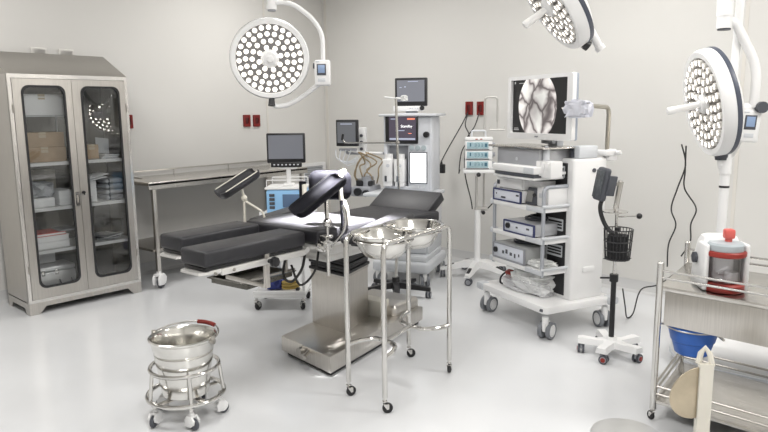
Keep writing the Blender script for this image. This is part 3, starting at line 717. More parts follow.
# ================================================================== ANAESTHESIA MACHINE
AR = R(19.4)
am = thing('anaesthesia_machine', 'white anaesthesia machine with screen, vaporisers and a lit panel', 'medical machine', (-3.47, 4.66, 0), AR)
AW = .43
part('trolley_base', G().box((0, .0, .165), (.52, .62, .10), .03, seg=3).box((0, -.02, .235), (.46, .52, .06), .015), LGREY, am)
for sx in (-1, 1):
    for sy in (-1, 1): caster(am, (sx * .215, sy * .27, 0), .052, 'twin', R(25 * sx))
part('drawer_cabinet', G().box((0, .05, .52), (.44, .46, .52), .012), _m['machine_white'] if 'machine_white' in _m else LGREY, am)
for k in range(3):
    d = part('drawer', G().box((0, -.188, .35 + k * .165), (.40, .012, .15), .006), LGREY, am)
    part('handle', G().tube([(-.07, -.194, .35 + k * .165), (-.07, -.215, .35 + k * .165), (.07, -.215, .35 + k * .165), (.07, -.194, .35 + k * .165)], .006, 8, .01), MGREY, d)
part('work_surface', G().box((-.02, -.10, .79), (.62, .46, .03), .012), LGREY, am)
# upper housing built as a frame round the vaporiser bay
g = G()
g.box((0, .12, 1.125), (AW, .22, .66), .01)                       # rear body
g.box((-.205, .0, 1.125), (.03, .14, .66), .006).box((.205, .0, 1.125), (.03, .14, .66), .006)
g.box((0, .0, 1.33), (.41, .14, .25), .006)                      # screen block
g.box((.105, .0, 1.01), (.20, .14, .41), .006).box((-.10, .0, .825), (.22, .14, .04), .004)
part('machine_body', g, mat('machine_white', (.66, .68, .72), .4, 0, .015, 5), am)
part('top_shelf', G().box((0.01, .05, 1.468), (.52, .34, .022), .008), LGREY, am)
part('bay_back', G().box((-.115, .008, 1.02), (.21, .004, .35)), MGREY, am)
scr = part('screen_bezel', G().box((-.05, -.078, 1.345), (.30, .022, .25), .008), BLACK, am)
part('display', G().box((-.04, -.0905, 1.352), (.245, .003, .205)), screen_mat('standby_screen', (.075, .06, .085), 1.0), scr)
TM = lambda x, y, z: MX.Translation((x, y, z)) @ MX.Rotation(PI / 2, 4, 'X')
text('readout', 'Standby', .033, mat('screen_white', (1, 1, 1), .5, emit=1.1), scr, TM(-.002, -.0925, 1.372), 'white Standby writing')
for c_, d_ in (((.04, -.0928, 1.435), (.07, .001, .014)), ((.03, -.0928, 1.31), (.03, .001, .006))): part('screen_mark', G().box(c_, d_), mat('screen_red', (.8, .25, .15), .5, emit=.7), scr)
for c_, d_ in (((-.04, -.0928, 1.262), (.235, .001, .016)), ((-.12, -.0928, 1.435), (.05, .001, .010)), ((-.05, -.0928, 1.335), (.06, .001, .008))): part('screen_bar', G().box(c_, d_), mat('screen_grey', (.35, .38, .48), .5, emit=.5), scr)
part('rotary_knob', G().cyl((.175, -.07, 1.30), (.175, -.10, 1.30), .026, n=20).cyl((.175, -.10, 1.30), (.175, -.105, 1.30), .020, n=20), BLACK, am)
for k in range(3): part('gauge', G().cyl((.04 + .055 * k, -.07, 1.185), (.04 + .055 * k, -.082, 1.185), .022, n=18).cyl((.04 + .055 * k, -.082, 1.185), (.04 + .055 * k, -.084, 1.185), .016, n=18), mat('gauge_face', (.45, .52, .55), .3), am)
part('lit_panel', G().box((.10, -.074, 1.01), (.145, .008, .26), .004), mat('lit_white_panel', (.95, .95, .95), .4, 0, 0, emit=1.6, ecol=(.95, .98, 1)), am, label='glowing white panel')
part('panel_bezel', G().frame([(.02, .872), (.18, .872), (.18, 1.148), (.02, 1.148)], [(.028, .88), (.172, .88), (.172, 1.14), (.028, 1.14)], .07, .080, M=FRONT), DGREY, am)
for k in range(3): part('port', G().cyl((.05 + .05 * k, -.07, .84), (.05 + .05 * k, -.085, .84), .012, n=12), LGREY, am)
for k, x in enumerate((-.175, -.065)):
    v = part('vaporiser', G().box((x, -.065, .985), (.09, .12, .20), .008).cyl((x, -.06, 1.08), (x, -.06, 1.13), .036, n=20).box((x, -.06, .865), (.08, .11, .04), .006), WHITE, am)
    part('filler_cap', G().box((x - .01, -.128, .915), (.02, .008, .05), .002), DGREY, v)
    part('dial_mark', G().cyl((x + .01, -.125, 1.03), (x + .01, -.128, 1.03), .016, n=14), LGREY, v)
# absorber block and breathing hoses on the left side
part('absorber', G().box((-.40, -.06, .80), (.20, .28, .09), .02).cyl((-.36, -.12, .84), (-.36, -.12, .93), .055, n=20).cyl((-.45, -.03, .84), (-.45, -.03, .90), .04, n=18), MGREY, am)
part('valve_dome', G().cyl((-.42, -.19, .80), (-.42, -.225, .80), .035, n=18).cyl((-.34, -.20, .79), (-.34, -.235, .79), .03, n=18).box((-.38, -.12, .872), (.15, .1, .05), .01), BLACK, am)
rh = random.Random(5); g = G()
for k in range(6):
    x = -.47 + .038 * k; u = lambda a: rh.uniform(-a, a)
    g.tube(smooth_path([(x, -.10, .87), (x + u(.04), -.16, .94), (x + u(.05), -.15, 1.02 + u(.03)), (x + u(.06), -.11, 1.08 + u(.03)), (-.42 + u(.06), -.06, 1.14)], 5), .0065, 8)
part('breathing_hose', g, HOSE, am)
part('hose_bracket', G().tube([(-.25, -.02, 1.13), (-.52, -.06, 1.14)], .012, 8).box((-.40, -.05, 1.03), (.05, .04, .22), .008).box((-.44, -.02, 1.24), (.07, .05, .24), .008), WPLAST, am)
for k in range(3): part('flow_knob', G().cyl((-.44, -.045, 1.17 + .06 * k), (-.44, -.06, 1.17 + .06 * k), .014, n=12), DGREY, am)
# side monitor on its arm
sm = part('side_monitor', G().box((-.545, -.12, 1.315), (.205, .05, .235), .008, ry=R(0)), BLACK, am)
part('display', G().box((-.545, -.1465, 1.32), (.175, .003, .185)), mat('side_lcd', (.09, .095, .105), .2, 0, .08, 3, emit=.12, ecol=(.6, .62, .66)), sm)
part('status_line', G().box((-.545, -.1485, 1.395), (.11, .001, .008)), mat('screen_grey', (.35, .38, .48), .5, emit=.5), sm)
part('monitor_arm', G().tube([(-.57, -.10, 1.17), (-.57, -.08, 1.13), (-.25, .02, 1.13)], .012, 8, .03).box((-.55, -.10, 1.165), (.16, .05, .025), .006), MGREY, am)
g = G()
for k in range(4): g.tube(smooth_path([(-.66 + .05 * k, -.12, 1.17), (-.64 + .03 * k, -.15, 1.09 - .02 * k), (-.54 + .03 * k, -.13, 1.06), (-.47, -.08, 1.10)], 5), .005, 6)
part('monitor_cable', g, LGREY, am)
AMM = MX.Translation((-3.47, 4.66, 0)) @ MX.Rotation(AR, 4, 'Z')
pm = thing('patient_monitor', 'black screened patient monitor standing on the anaesthesia machine', 'monitor', tuple(AMM @ V((-.0, .05, 1.472))), AR + R(6))
part('monitor_stand', G().box((0, 0, .006), (.24, .16, .012), .004).box((0, .02, .035), (.10, .06, .06), .008), LGREY, pm)
mh = part('monitor_housing', G().box((0, 0, .195), (.285, .055, .245), .008), BLACK, pm)
part('display', G().box((0, -.029, .205), (.245, .003, .185)), mat('monitor_lcd', (.12, .125, .145), .2, 0, .05, 3, emit=.2, ecol=(.6, .62, .7)), mh)
part('screen_marks', G().box((.02, -.0312, .285), (.09, .001, .006)).box((-.09, -.0312, .235), (.02, .001, .006)).box((-.05, -.0312, .24), (.015, .001, .01)), mat('screen_grey', (.35, .38, .48), .5, emit=.5), mh)
part('control_strip', G().box((-.02, -.012, .052), (.27, .07, .045), .006), WPLAST, pm)
part('knob', G().cyl((.105, -.045, .055), (.105, -.066, .055), .02, n=18), BLACK, pm)
g = G()
for k in range(4): g.box((.0 + .022 * k, -.048, .054), (.014, .004, .010), .001)
part('button', g, LGREY, pm)

# ================================================================== INFUSION PUMP STAND
PS = (-2.995, 5.035)
PR = R(33)
ps = thing('infusion_stand', 'white five-legged infusion stand with a bent steel hook pole', 'stand', (PS[0], PS[1], 0), PR)
g = G()
for k in range(5):
    a = R(-36 + 72 * k); c, s_ = math.cos(a), math.sin(a)
    g.loft([[V((c * r - s_ * w, s_ * r + c * w, z)) for w, z in ((-wd, z0), (wd, z0), (wd * .6, z1), (-wd * .6, z1))] for r, wd, z0, z1 in ((.02, .045, .10, .16), (.12, .038, .095, .15), (.24, .032, .075, .115), (.33, .026, .066, .09))])
    caster(ps, (.31 * c, .31 * s_, 0), .030, 'dark', a)
    part('leg_pad', G().box((.25 * c, .25 * s_, .112), (.09, .03, .012), .005, rz=a, ry=R(17)), BLACK, ps)
g.cyl((0, 0, .10), (0, 0, .18), .055, r2=.03, n=20)
part('star_base', g, WHITE, ps)
part('lower_column', G().cyl((0, 0, .15), (0, 0, .62), .028, n=20), WHITE, ps)
part('pole', G().cyl((-.012, 0, .6), (-.012, 0, .985), .012, n=14).tube([(.055, .06, .62), (.055, .06, 1.615), (.165, .06, 1.615), (.165, .06, 1.40)], .009, 10, .03).box((.03, .04, .625), (.12, .08, .03), .006), mat('satin_steel', (.55, .54, .52), .5, .8, .04, 10), ps)
part('hook_cross', G().tube([(.165, .06, 1.40), (.165, .06, 1.34)], .004, 6).tube([(.10, .06, 1.33), (.23, .06, 1.33)], .006, 8).tube([(.10, .06, 1.33), (.10, .06, 1.36)], .004, 6).tube([(.23, .06, 1.33), (.23, .06, 1.36)], .004, 6), mat('satin_steel', (.55, .54, .52), .5, .8, .04, 10), ps)
part('clamp_knob', G().sph((.05, -.04, .60), .018, n=12).cyl((.03, 0, .60), (.05, -.04, .60), .006, n=8), BLACK, ps)
part('pump_platform', G().box((0, -.03, .975), (.27, .20, .03), .008).cyl((-.01, -.06, .945), (-.01, -.08, .945), .018, n=14), WPLAST, ps)
part('platform_knob', G().sph((-.0, -.13, .948), .02, n=12), BLACK, ps)
PSM = MX.Translation((PS[0], PS[1], 0)) @ MX.Rotation(PR, 4, 'Z')
LCD = mat('pump_lcd', (.36, .50, .55), .3, 0, .12, 30)
LCDK = mat('lcd_ink', (.05, .14, .20), .4)
pump0 = None
for k, w in enumerate(('lowest', 'middle', 'topmost')):
    loc = PSM @ V((0, -.035, .991 + k * .083))
    lab = w + ' white infusion pump with pale blue display in the stack of three'
    if pump0 is None:
        pu = pump0 = thing('infusion_pump', lab, 'pump', tuple(loc), PR, 'infusion pumps stacked on the stand')
        part('pump_body', G().box((0, 0, .041), (.235, .15, .080), .007), WPLAST, pu)
        dp_ = part('display', G().box((-.01, -.076, .044), (.185, .004, .058), .002), LCD, pu)
        g = G()
        for cx in (-.03, -.002, .026):   # seven-segment style figures
            for sx, sz, w_, h_ in ((0, .012, .014, .003), (0, 0, .014, .003), (0, -.012, .014, .003), (.008, .006, .003, .012), (.008, -.006, .003, .012)): g.box((cx + sx, -.0785, .046 + sz), (w_, .001, h_))
        g.box((-.072, -.0785, .05), (.012, .001, .03)).box((.062, -.0785, .045), (.022, .001, .03))
        part('figures', g, LCDK, dp_)
        part('base_line', G().box((-.01, -.076, .008), (.20, .004, .006), .001), DGREY, pu)
        part('side_clamp', G().cyl((.117, -.02, .045), (.142, -.02, .045), .018, n=12).box((.122, -.02, .045), (.012, .05, .05), .004), MGREY, pu)
    else: pu = dup(pump0, tuple(loc), PR, lab)
ph = thing('pump_rack', 'white carrying handle cap on top of the infusion pump stack', 'handle', tuple(PSM @ V((0, -.035, 1.241))), PR)
part('cap_plate', G().box((0, 0, .015), (.24, .15, .03), .008), WPLAST, ph)
part('carry_handle', G().tube([(-.06, 0, .025), (-.06, 0, .085), (.06, 0, .085), (.06, 0, .025)], .008, 10, .018), LGREY, ph)
part('badge', G().box((-.02, -.0765, .014), (.02, .003, .008)).box((.02, -.0765, .014), (.02, .003, .008)), RED, ph)

# ================================================================== ENDOSCOPY CART
EO = (-1.987, 4.272); ER = R(-25)
ec = thing('endoscopy_cart', 'white multi-shelf endoscopy cart with wide column and twin wheel casters', 'cart', (EO[0], EO[1], 0), ER)
EM = MX.Translation((EO[0], EO[1], 0)) @ MX.Rotation(ER, 4, 'Z')
part('base_deck', G().prism(rrect(-.38, -.30, .38, .30, .04, 4), .175, .225, bev=.008), WHITE, ec)
for x, y in ((-.36, -.27), (.37, .28), (-.36, .28)): part('corner_bumper', G().box((x, y, .20), (.09, .08, .062), .02), LGREY, ec)
part('corner_plug', G().cyl((.335, -.302, .20), (.355, -.296, .20), .010, n=12), DGREY, ec)
for sx, sy, s_, a in ((-.335, -.255, 'twin', 20), (.35, -.27, 'twin', 25), (.35, .25, 'twin', 75), (-.335, .25, 'twin', -10)): caster(ec, (sx, sy, 0), .057, s_, R(a))
part('column', G().box((.14, .095, .70), (.38, .29, .96), .018, seg=3), WHITE, ec)
part('column_side_handle', G().box((.335, .10, .43), (.016, .10, .04), .008), WPLAST, ec)
part('column_vent', G().box((.12, -.053, .70), (.30, .006, .90)), BLACK, ec)
for z in (.90, .70, .52, 1.06):
    g = G().frame(rrect(.09, z - .01, .25, z + .07, .004, 1), rrect(.098, z - .002, .242, z + .062, .003, 1), .055, .061, M=FRONT)
    for k in range(4): g.box((.17, -.058, z + k * .02), (.15, .006, .006))
    part('vent_grille', g, LGREY, ec)
part('column_button', G().cyl((.33, .12, 1.10), (.338, .12, 1.10), .014, n=12), DGREY, ec)
for z in (.44, .65, .862):
    sh = part('shelf', G().prism(rrect(-.285, -.26, .285, -.01, .03, 3), z - .03, z, bev=.004).box((-.12, .07, z - .015), (.33, .20, .028), .004), WHITE, ec)
    part('edge_trim', G().box((.20, -.26, z - .012), (.17, .012, .035), .005).tube([(.275, -.255, z + .012), (.292, -.245, z + .012), (.292, -.02, z + .012)], .011, 8, .02), LGREY, sh)
    part('rail_end', G().box((-.285, -.235, z - .012), (.03, .06, .04), .008), LGREY, sh)
part('top_shelf', G().box((-.02, -.06, 1.085), (.56, .42, .02), .005), WHITE, ec)
for x, y0, pts in ((-.275, 0, [(-.275, -.24, .40), (-.275, -.24, .985), (-.275, -.02, .985)]), (.272, 0, [(.272, -.245, .40), (.272, -.245, 1.0), (.272, -.03, 1.0)])):
    part('post', G().tube(pts, .013, 12, .04), mat('post_grey', (.42, .44, .48), .35, .3), ec)
part('post', G().box((-.265, .15, .64), (.03, .03, .9), .004), LGREY, ec)
part('keyboard_slide', G().box((.02, -.18, 1.052), (.44, .26, .016), .004), WHITE, ec)
part('side_bracket', G().box((-.31, -.14, 1.12), (.05, .03, .03), .006), LGREY, ec)
# monitor post
part('monitor_post', G().box((.05, .03, 1.24), (.10, .06, .32), .01).cyl((.05, .03, 1.10), (.05, .03, 1.40), .025, n=16), LGREY, ec)
# gooseneck camera holder clamped at the rear corner of the column
ha = G().tube([(.315, .185, 1.20), (.315, .185, 1.515), (.315, .06, 1.515), (.315, -.015, 1.515)], .016, 12, .06, fseg=7)
def loc(p): return EM.inverted() @ V(p)
r0 = loc((-1.605, 4.375, 1.18)); r1 = loc((-1.603, 4.378, 1.512)); r2 = loc((-1.745, 4.263, 1.512))
r2 = V((.515, -.13, 1.522))
part('holder_arm', G().tube([r0, r1, r2], .0145, 12, .07, fseg=8), mat('bronze_steel', (.46, .43, .37), .28, 1), ec)
part('holder_clamp', G().box(tuple(r0 + V((-.03, -.01, .03))), (.17, .10, .035), .01).box(tuple(r0 + V((.01, .02, .015))), (.07, .08, .08), .015).cyl(tuple(r0 + V((.06, .03, .03))), tuple(r0 + V((.085, .04, .035))), .014, n=12), WPLAST, ec)
sl = crumple('plastic_sleeve', MX.Translation(r2 + V((-.085, 0, -.02))) @ MX.Rotation(R(90), 4, 'Z'), (.035, .10, .055), mat('sleeve_film', (.66, .67, .74), .3, 0, .12, 18, bump=.15, spec=.6), ec, 31, .22)
tip = V((.29, -.13, 1.51))
part('holder_tip', G().cyl(tuple(r2 + V((-.16, 0, -.01))), tuple(tip), .010, r2=.006, n=10), CHROME, ec)

# monitor with the picture on its screen
mo = thing('endoscopy_monitor', 'large white framed monitor showing a pale round endoscope picture', 'monitor', tuple(EM @ V((-.015, -.05, -.012))), ER)
part('monitor_frame', G().frame(rrect(-.340, 1.308, .340, 1.748, .018, 3), rrect(-.305, 1.352, .288, 1.722, .004, 3), -.002, .030, M=FRONT).box((0, .004, 1.528), (.66, .010, .42), .003), WPLAST, mo)
part('monitor_back', G().box((0, .016, 1.528), (.675, .024, .435), .010).box((0, .045, 1.50), (.40, .05, .28), .02), mat('monitor_shell', (.36, .40, .47), .4), mo)
part('monitor_foot', G().box((.04, .05, 1.31), (.12, .06, .06), .008), LGREY, mo)
part('frame_badge', G().box((-.01, -.0305, 1.330), (.035, .002, .010), .001), MGREY, mo)
def endoscope_material():
    m = bpy.data.materials.new('endoscope_picture'); m.use_nodes = True; nt = m.node_tree; b = nt.nodes['Principled BSDF']
    N = lambda t: nt.nodes.new(t)
    def mth(op, a, bb=None, c=None):
        n = N('ShaderNodeMath'); n.operation = op
        for i, v in enumerate((a, bb, c)):
            if v is None: continue
            if isinstance(v, (int, float)): n.inputs[i].default_value = v
            else: nt.links.new(v, n.inputs[i])
        return n.outputs[0]
    tc = N('ShaderNodeTexCoord'); sp = N('ShaderNodeSeparateXYZ'); nt.links.new(tc.outputs['Object'], sp.inputs[0])
    x, z = sp.outputs['X'], sp.outputs['Z']
    dx = mth('DIVIDE', mth('ADD', x, .035), .205); dz = mth('DIVIDE', mth('SUBTRACT', z, 1.537), .235)
    rad = mth('SQRT', mth('ADD', mth('MULTIPLY', dx, dx), mth('MULTIPLY', dz, dz)))
    mask = N('ShaderNodeMapRange'); mask.inputs['From Min'].default_value = .985; mask.inputs['From Max'].default_value = 1.0
    mask.inputs['To Min'].default_value = 1; mask.inputs['To Max'].default_value = 0; nt.links.new(rad, mask.inputs['Value'])
    nz = N('ShaderNodeTexNoise'); nz.inputs['Scale'].default_value = 7; nt.links.new(tc.outputs['Object'], nz.inputs['Vector'])
    vm = N('ShaderNodeVectorMath'); vm.operation = 'MULTIPLY_ADD'
    nt.links.new(nz.outputs['Color'], vm.inputs[0]); vm.inputs[1].default_value = (.16, 0, .16); nt.links.new(tc.outputs['Object'], vm.inputs[2])
    mp = N('ShaderNodeMapping'); mp.inputs['Scale'].default_value = (1.0, 0, .72); mp.inputs['Location'].default_value = (.03, 0, .06); nt.links.new(vm.outputs[0], mp.inputs['Vector'])
    vo = N('ShaderNodeTexVoronoi'); vo.feature = 'DISTANCE_TO_EDGE'; vo.inputs['Scale'].default_value = 8.8; nt.links.new(mp.outputs[0], vo.inputs['Vector'])
    cr = N('ShaderNodeValToRGB'); e = cr.color_ramp.elements
    e[0].position = 0.0; e[0].color = (.13, .11, .11, 1); e[1].position = .26; e[1].color = (.95, .93, .88, 1)
    q = e.new(.035); q.color = (.22, .19, .185, 1); q = e.new(.11); q.color = (.64, .59, .57, 1)
    nt.links.new(vo.outputs['Distance'], cr.inputs['Fac'])
    # warmer and lighter away from the top centre
    edge = N('ShaderNodeMapRange'); edge.inputs['From Min'].default_value = .1; edge.inputs['From Max'].default_value = .95
    edge.inputs['To Min'].default_value = .66; edge.inputs['To Max'].default_value = 1.25; nt.links.new(rad, edge.inputs['Value'])
    mul = N('ShaderNodeMix'); mul.data_type = 'RGBA'; mul.blend_type = 'MULTIPLY'; mul.inputs['Factor'].default_value = 1
    nt.links.new(cr.outputs['Color'], mul.inputs['A']); nt.links.new(edge.outputs[0], mul.inputs['B'])
    mx = N('ShaderNodeMix'); mx.data_type = 'RGBA'; mx.inputs['A'].default_value = (.006, .006, .007, 1)
    nt.links.new(mask.outputs[0], mx.inputs['Factor']); nt.links.new(mul.outputs['Result'], mx.inputs['B'])
    nt.links.new(mx.outputs['Result'], b.inputs['Emission Color']); b.inputs['Emission Strength'].default_value = .95
    b.inputs['Base Color'].default_value = (.01, .01, .01, 1); b.inputs['Roughness'].default_value = .3
    return m
sc_ = part('display', G().box((-.0085, -.006, 1.537), (.60, .006, .376)), endoscope_material(), mo)
part('screen_caption', G().box((-.282, -.0095, 1.705), (.012, .001, .016)).box((-.19, -.0095, 1.700), (.09, .001, .004)).box((-.262, -.0095, 1.383), (.05, .001, .0035)).box((-.26, -.0095, 1.372), (.055, .001, .0035)), mat('caption_white', (.6, .6, .6), .5, emit=.3), sc_)

def oncart(name, x, y, z, label, cat, rz=0., group=None): return thing(name, label, cat, tuple(EM @ V((x, y, z))), ER + rz, group)
# top: flat tray and processor
o = oncart('steel_tray', -.02, -.10, 1.245, 'thin steel tray lying just under the endoscopy monitor', 'tray')
part('tray_plate', G().box((0, 0, .006), (.60, .34, .010), .003).box((0, -.168, .008), (.60, .006, .016), .002), STEELH, o)
o = oncart('video_processor', -.02, -.08, 1.096, 'grey video processor beneath the steel tray on the cart top', 'device')
part('device_body', G().box((0, 0, .0745), (.46, .32, .145), .008), mat('silver_case', (.50, .51, .53), .35, .3), o)
part('front_panel', G().box((0, -.162, .07), (.45, .006, .12), .003), mat('silver_front', (.42, .43, .46), .35, .3), o)
part('emblem', G().cyl((0, -.165, .075), (0, -.168, .075), .012, n=16), LGREY, o)
o = oncart('plastic_box', .27, .08, 1.181, 'grey plastic box on top of the cart column behind the processor', 'box')
part('box_body', G().box((0, 0, .04), (.10, .16, .08), .008), LGREY, o); part('box_front', G().box((-.02, -.082, .04), (.045, .006, .07), .002), DGREY, o)
o = oncart('recorder_unit', -.03, -.20, 1.096, 'long white recorder unit with a dark slot at the cart front', 'device')
o.location = EM @ V((.035, -.255, 1.062))
part('unit_body', G().box((0, .0, .048), (.46, .14, .048), .008), WPLAST, o); part('dark_slot', G().box((0, -.005, .012), (.42, .11, .022), .003), DGREY, o)
part('end_cap', G().box((.175, -.071, .048), (.10, .006, .040), .002), LGREY, o)
o = oncart('white_connector_box', .20, -.235, 1.0, 'white connector box hanging at the cart right front below the monitor', 'box')
o.location = EM @ V((.262, -.20, 1.062))
part('box_body', G().box((0, 0, .055), (.15, .10, .11), .008), WHITE, o)
for k in range(3): part('socket_cover', G().box((-.045 + .045 * k, -.053, .075), (.034, .008, .05), .003), WPLAST, o)
part('top_bottle', G().cyl((-.03, 0, .11), (-.03, 0, .19), .022, n=16).cyl((-.03, 0, .19), (-.03, 0, .205), .012, n=12), LGREY, o)
# shelf 1
def device(x, y, z, w, d, h, label, face, bodym, name='endoscopy_device', knob=None, trim=None, rz=0., extras=None, group=None):
    o = oncart(name, x, y, z, label, 'device', rz, group)
    part('device_body', G().box((0, .004, h / 2 + .004), (w, d - .008, h - .004), .006), bodym, o)
    fp = part('front_panel', G().box((0, -d / 2, h / 2 + .003), (w * .97, .006, h * .86), .003), face, o)
    if trim: part('front_trim', G().frame(rrect(-w / 2 - .002, .001, w / 2 + .002, h + .002, .006, 2), rrect(-w / 2 + .008, .010, w / 2 - .008, h - .008, .004, 2), d / 2 - .004, d / 2 + .008, M=FRONT), trim, o)
    if knob: part('knob', G().cyl((knob[0], -d / 2 - .002, knob[1]), (knob[0], -d / 2 - .016, knob[1]), knob[2], n=18), BLACK, o)
    if extras:
        g = G()
        for (ex, ez, ew, eh) in extras: g.box((ex, -d / 2 - .004, ez), (ew, .004, eh), .001)
        part('button', g, DGREY, o)
    for sx in (-1, 1): part('foot', G().cyl((sx * w * .42, -d * .38, 0), (sx * w * .42, -d * .38, .006), .012, n=10).cyl((sx * w * .42, d * .38, 0), (sx * w * .42, d * .38, .006), .012, n=10), RUBBER, o)
    return o
NAVY = mat('navy_trim', (.05, .06, .15), .4)
PF = mat('panel_face', (.72, .75, .82), .35)
device(-.115, -.125, .863, .315, .25, .085, 'white device with dark blue edged front on the upper shelf', PF, WPLAST, trim=NAVY, extras=[(-.12, .05, .008, .012), (-.04, .028, .05, .012), (.12, .055, .03, .012)])
device(-.115, -.115, .949, .30, .24, .085, 'plain white device stacked on the blue edged one', WPLAST, WPLAST, extras=[(-.12, .045, .03, .03)])
o = oncart('white_box_device', .09, -.10, .925, 'small white box above the dark dial box on the upper shelf', 'device')
part('box_body', G().box((0, 0, .055), (.14, .16, .09), .006), WPLAST, o); part('box_foot', G().box((0, .03, .006), (.12, .08, .012)), LGREY, o)
o = oncart('dial_box', .105, -.19, .863, 'dark square dial meter leaning at the middle of the upper shelf', 'device')
part('dial_case', G().box((0, 0, .058), (.115, .04, .116), .008, rx=R(-14)), DGREY, o)
part('dial_face', G().box((-.012, -.026, .060), (.065, .006, .075), .004, rx=R(-14)), mat('dial_grey', (.24, .24, .23), .4), o)
part('dial_knob', G().cyl((.04, -.024, .075), (.04, -.036, .072), .012, n=12), BLACK, o)
o = oncart('white_control_unit', .215, -.10, .863, 'white upright control unit at the right end of the upper shelf', 'device')
part('unit_body', G().box((0, 0, .066), (.12, .22, .13), .010), WPLAST, o); part('unit_vent', G().box((0, -.112, .075), (.06, .004, .03), .001), LGREY, o)
# shelf 2
device(.025, -.115, .651, .335, .27, .085, 'silver light source with black socket on the middle shelf', PF, mat('silver_case', (.50, .51, .53), .35, .3), knob=(-.115, .048, .020), trim=NAVY, extras=[(-.02, .045, .02, .012), (.10, .05, .03, .012)])
o = oncart('soft_cable_bundle', .0, -.06, .740, 'dark flat cable pack on the silver light source', 'cable')
part('cable_loop', G().ring((0, 0, .008), .09, .008, 8, 30).ring((.02, .01, .022), .08, .008, 8, 30), DGREY, o)
# shelf 3
device(-.085, -.115, .441, .36, .27, .115, 'grey insufflator with a row of black buttons on the lower shelf', PF, mat('grey_case', (.42, .43, .43), .4), knob=(-.145, .06, .020), trim=MGREY, extras=[(-.06, .055, .022, .022), (-.02, .065, .022, .03), (.03, .055, .024, .022), (.075, .05, .015, .03), (.12, .06, .012, .02)])
o = oncart('grey_hose_coil', -.10, -.06, .558, 'dark coiled hose lying on the grey insufflator', 'hose')
part('coil', G().ring((0, 0, .01), .10, .010, 8, 30).ring((.02, .0, .028), .085, .010, 8, 30), DGREY, o)
o = oncart('clear_pouch', .17, -.16, .441, 'clear plastic pouch at the right end of the lower shelf', 'pouch')
crumple('pouch', MX.Translation((0, 0, .022)), (.09, .07, .022), WRAPO, o, 41, .25)
# base: wrapped bundle
o = oncart('wrapped_bundle', .02, -.10, .226, 'white bundle wrapped in clear plastic on the cart base', 'bundle')
crumple('bundle', MX.Translation((0, 0, .078)), (.165, .10, .075), WRAPO, o, 51, .16)
crumple('outer_film', MX.Translation((-.02, -.02, .05)), (.20, .115, .048), WRAP, o, 52, .2)
o = oncart('foot_switch', -.205, -.13, .226, 'small red and black pedal box beside the wrapped bundle', 'pedal')
part('pedal_box', G().box((0, 0, .05), (.07, .06, .10), .008), DGREY, o); part('red_pad', G().box((.015, -.022, .085), (.06, .045, .06), .008, rx=R(25)), RED, o)
part('cable', G().tube(smooth_path([(-.03, -.03, .09), (-.06, -.05, .05), (-.05, -.06, .01), (0, -.05, .008)]), .007, 8), BLACK, o)

# ================================================================== BLOOD PRESSURE STAND
BS = (-1.345, 3.875)
bp = thing('blood_pressure_stand', 'rolling blood pressure gauge stand with a black wire basket', 'stand', (BS[0], BS[1], 0))
g = G()
for k in range(5):
    a = R(-15 + 72 * k); c, s_ = math.cos(a), math.sin(a)
    g.loft([[V((c * r - s_ * w, s_ * r + c * w, z)) for w, z in ((-wd, z0), (wd, z0), (wd * .75, z1), (-wd * .75, z1))] for r, wd, z0, z1 in ((.02, .05, .06, .10), (.09, .032, .058, .092), (.17, .034, .062, .10), (.195, .034, .064, .096))])
    cs = caster(bp, (.175 * c, .175 * s_, 0), .027, 'dark', a)
    part('wheel_hub', G().lathe([(0, 0), (.014, 0), (.014, .003), (0, .004)], 16, M=MX.Translation((.0222, .0135, .027)) @ MX.Rotation(PI / 2, 4, 'Y')), RED, cs)
g.cyl((0, 0, .06), (0, 0, .115), .05, r2=.03, n=20)
part('star_base', g, WHITE, bp)
part('lower_pole', G().cyl((0, 0, .10), (0, 0, .48), .016, n=16), BLACK, bp)
part('pole_collar', G().cyl((0, 0, .465), (0, 0, .51), .026, n=16).cyl((-.01, 0, .485), (-.07, -.04, .485), .006, n=8), BLACK, bp)
part('upper_pole', G().cyl((0, 0, .5), (0, 0, .90), .010, n=14).tube([(0, 0, .88), (-.01, -.005, .92), (.01, .01, 1.08)], .013, 10), CHROME, bp)
part('cross_shelf', G().cyl((-.01, -.005, .892), (-.01, -.005, .898), .075, n=24).cyl((0, 0, .862), (.10, .08, .865), .004, n=8), CHROME, bp)
part('lock_knob', G().sph((.105, .085, .865), .018, n=12), BLACK, bp)
# gauge head faces left and towards the viewer
gm = axes((-.075, -.06, 1.06), (-.45, -.85, .10), (.25, .2, 1))
part('gauge_housing', G().box((0, 0, 0), (.088, .20, .045), .018, M=gm, seg=3).box((.045, 0, -.03), (.02, .12, .06), .004, M=gm), DGREY, bp)
part('gauge_face', G().box((0, .0, .027), (.068, .165, .005), .008, M=gm), mat('gauge_scale', (.09, .10, .11), .3, 0, .4, 50), bp)
part('gauge_bracket', G().box((.0, .01, .99), (.02, .05, .17), .004, ry=R(8)).box((-.03, -.01, 1.06), (.07, .03, .02), .003), STEELD, bp)
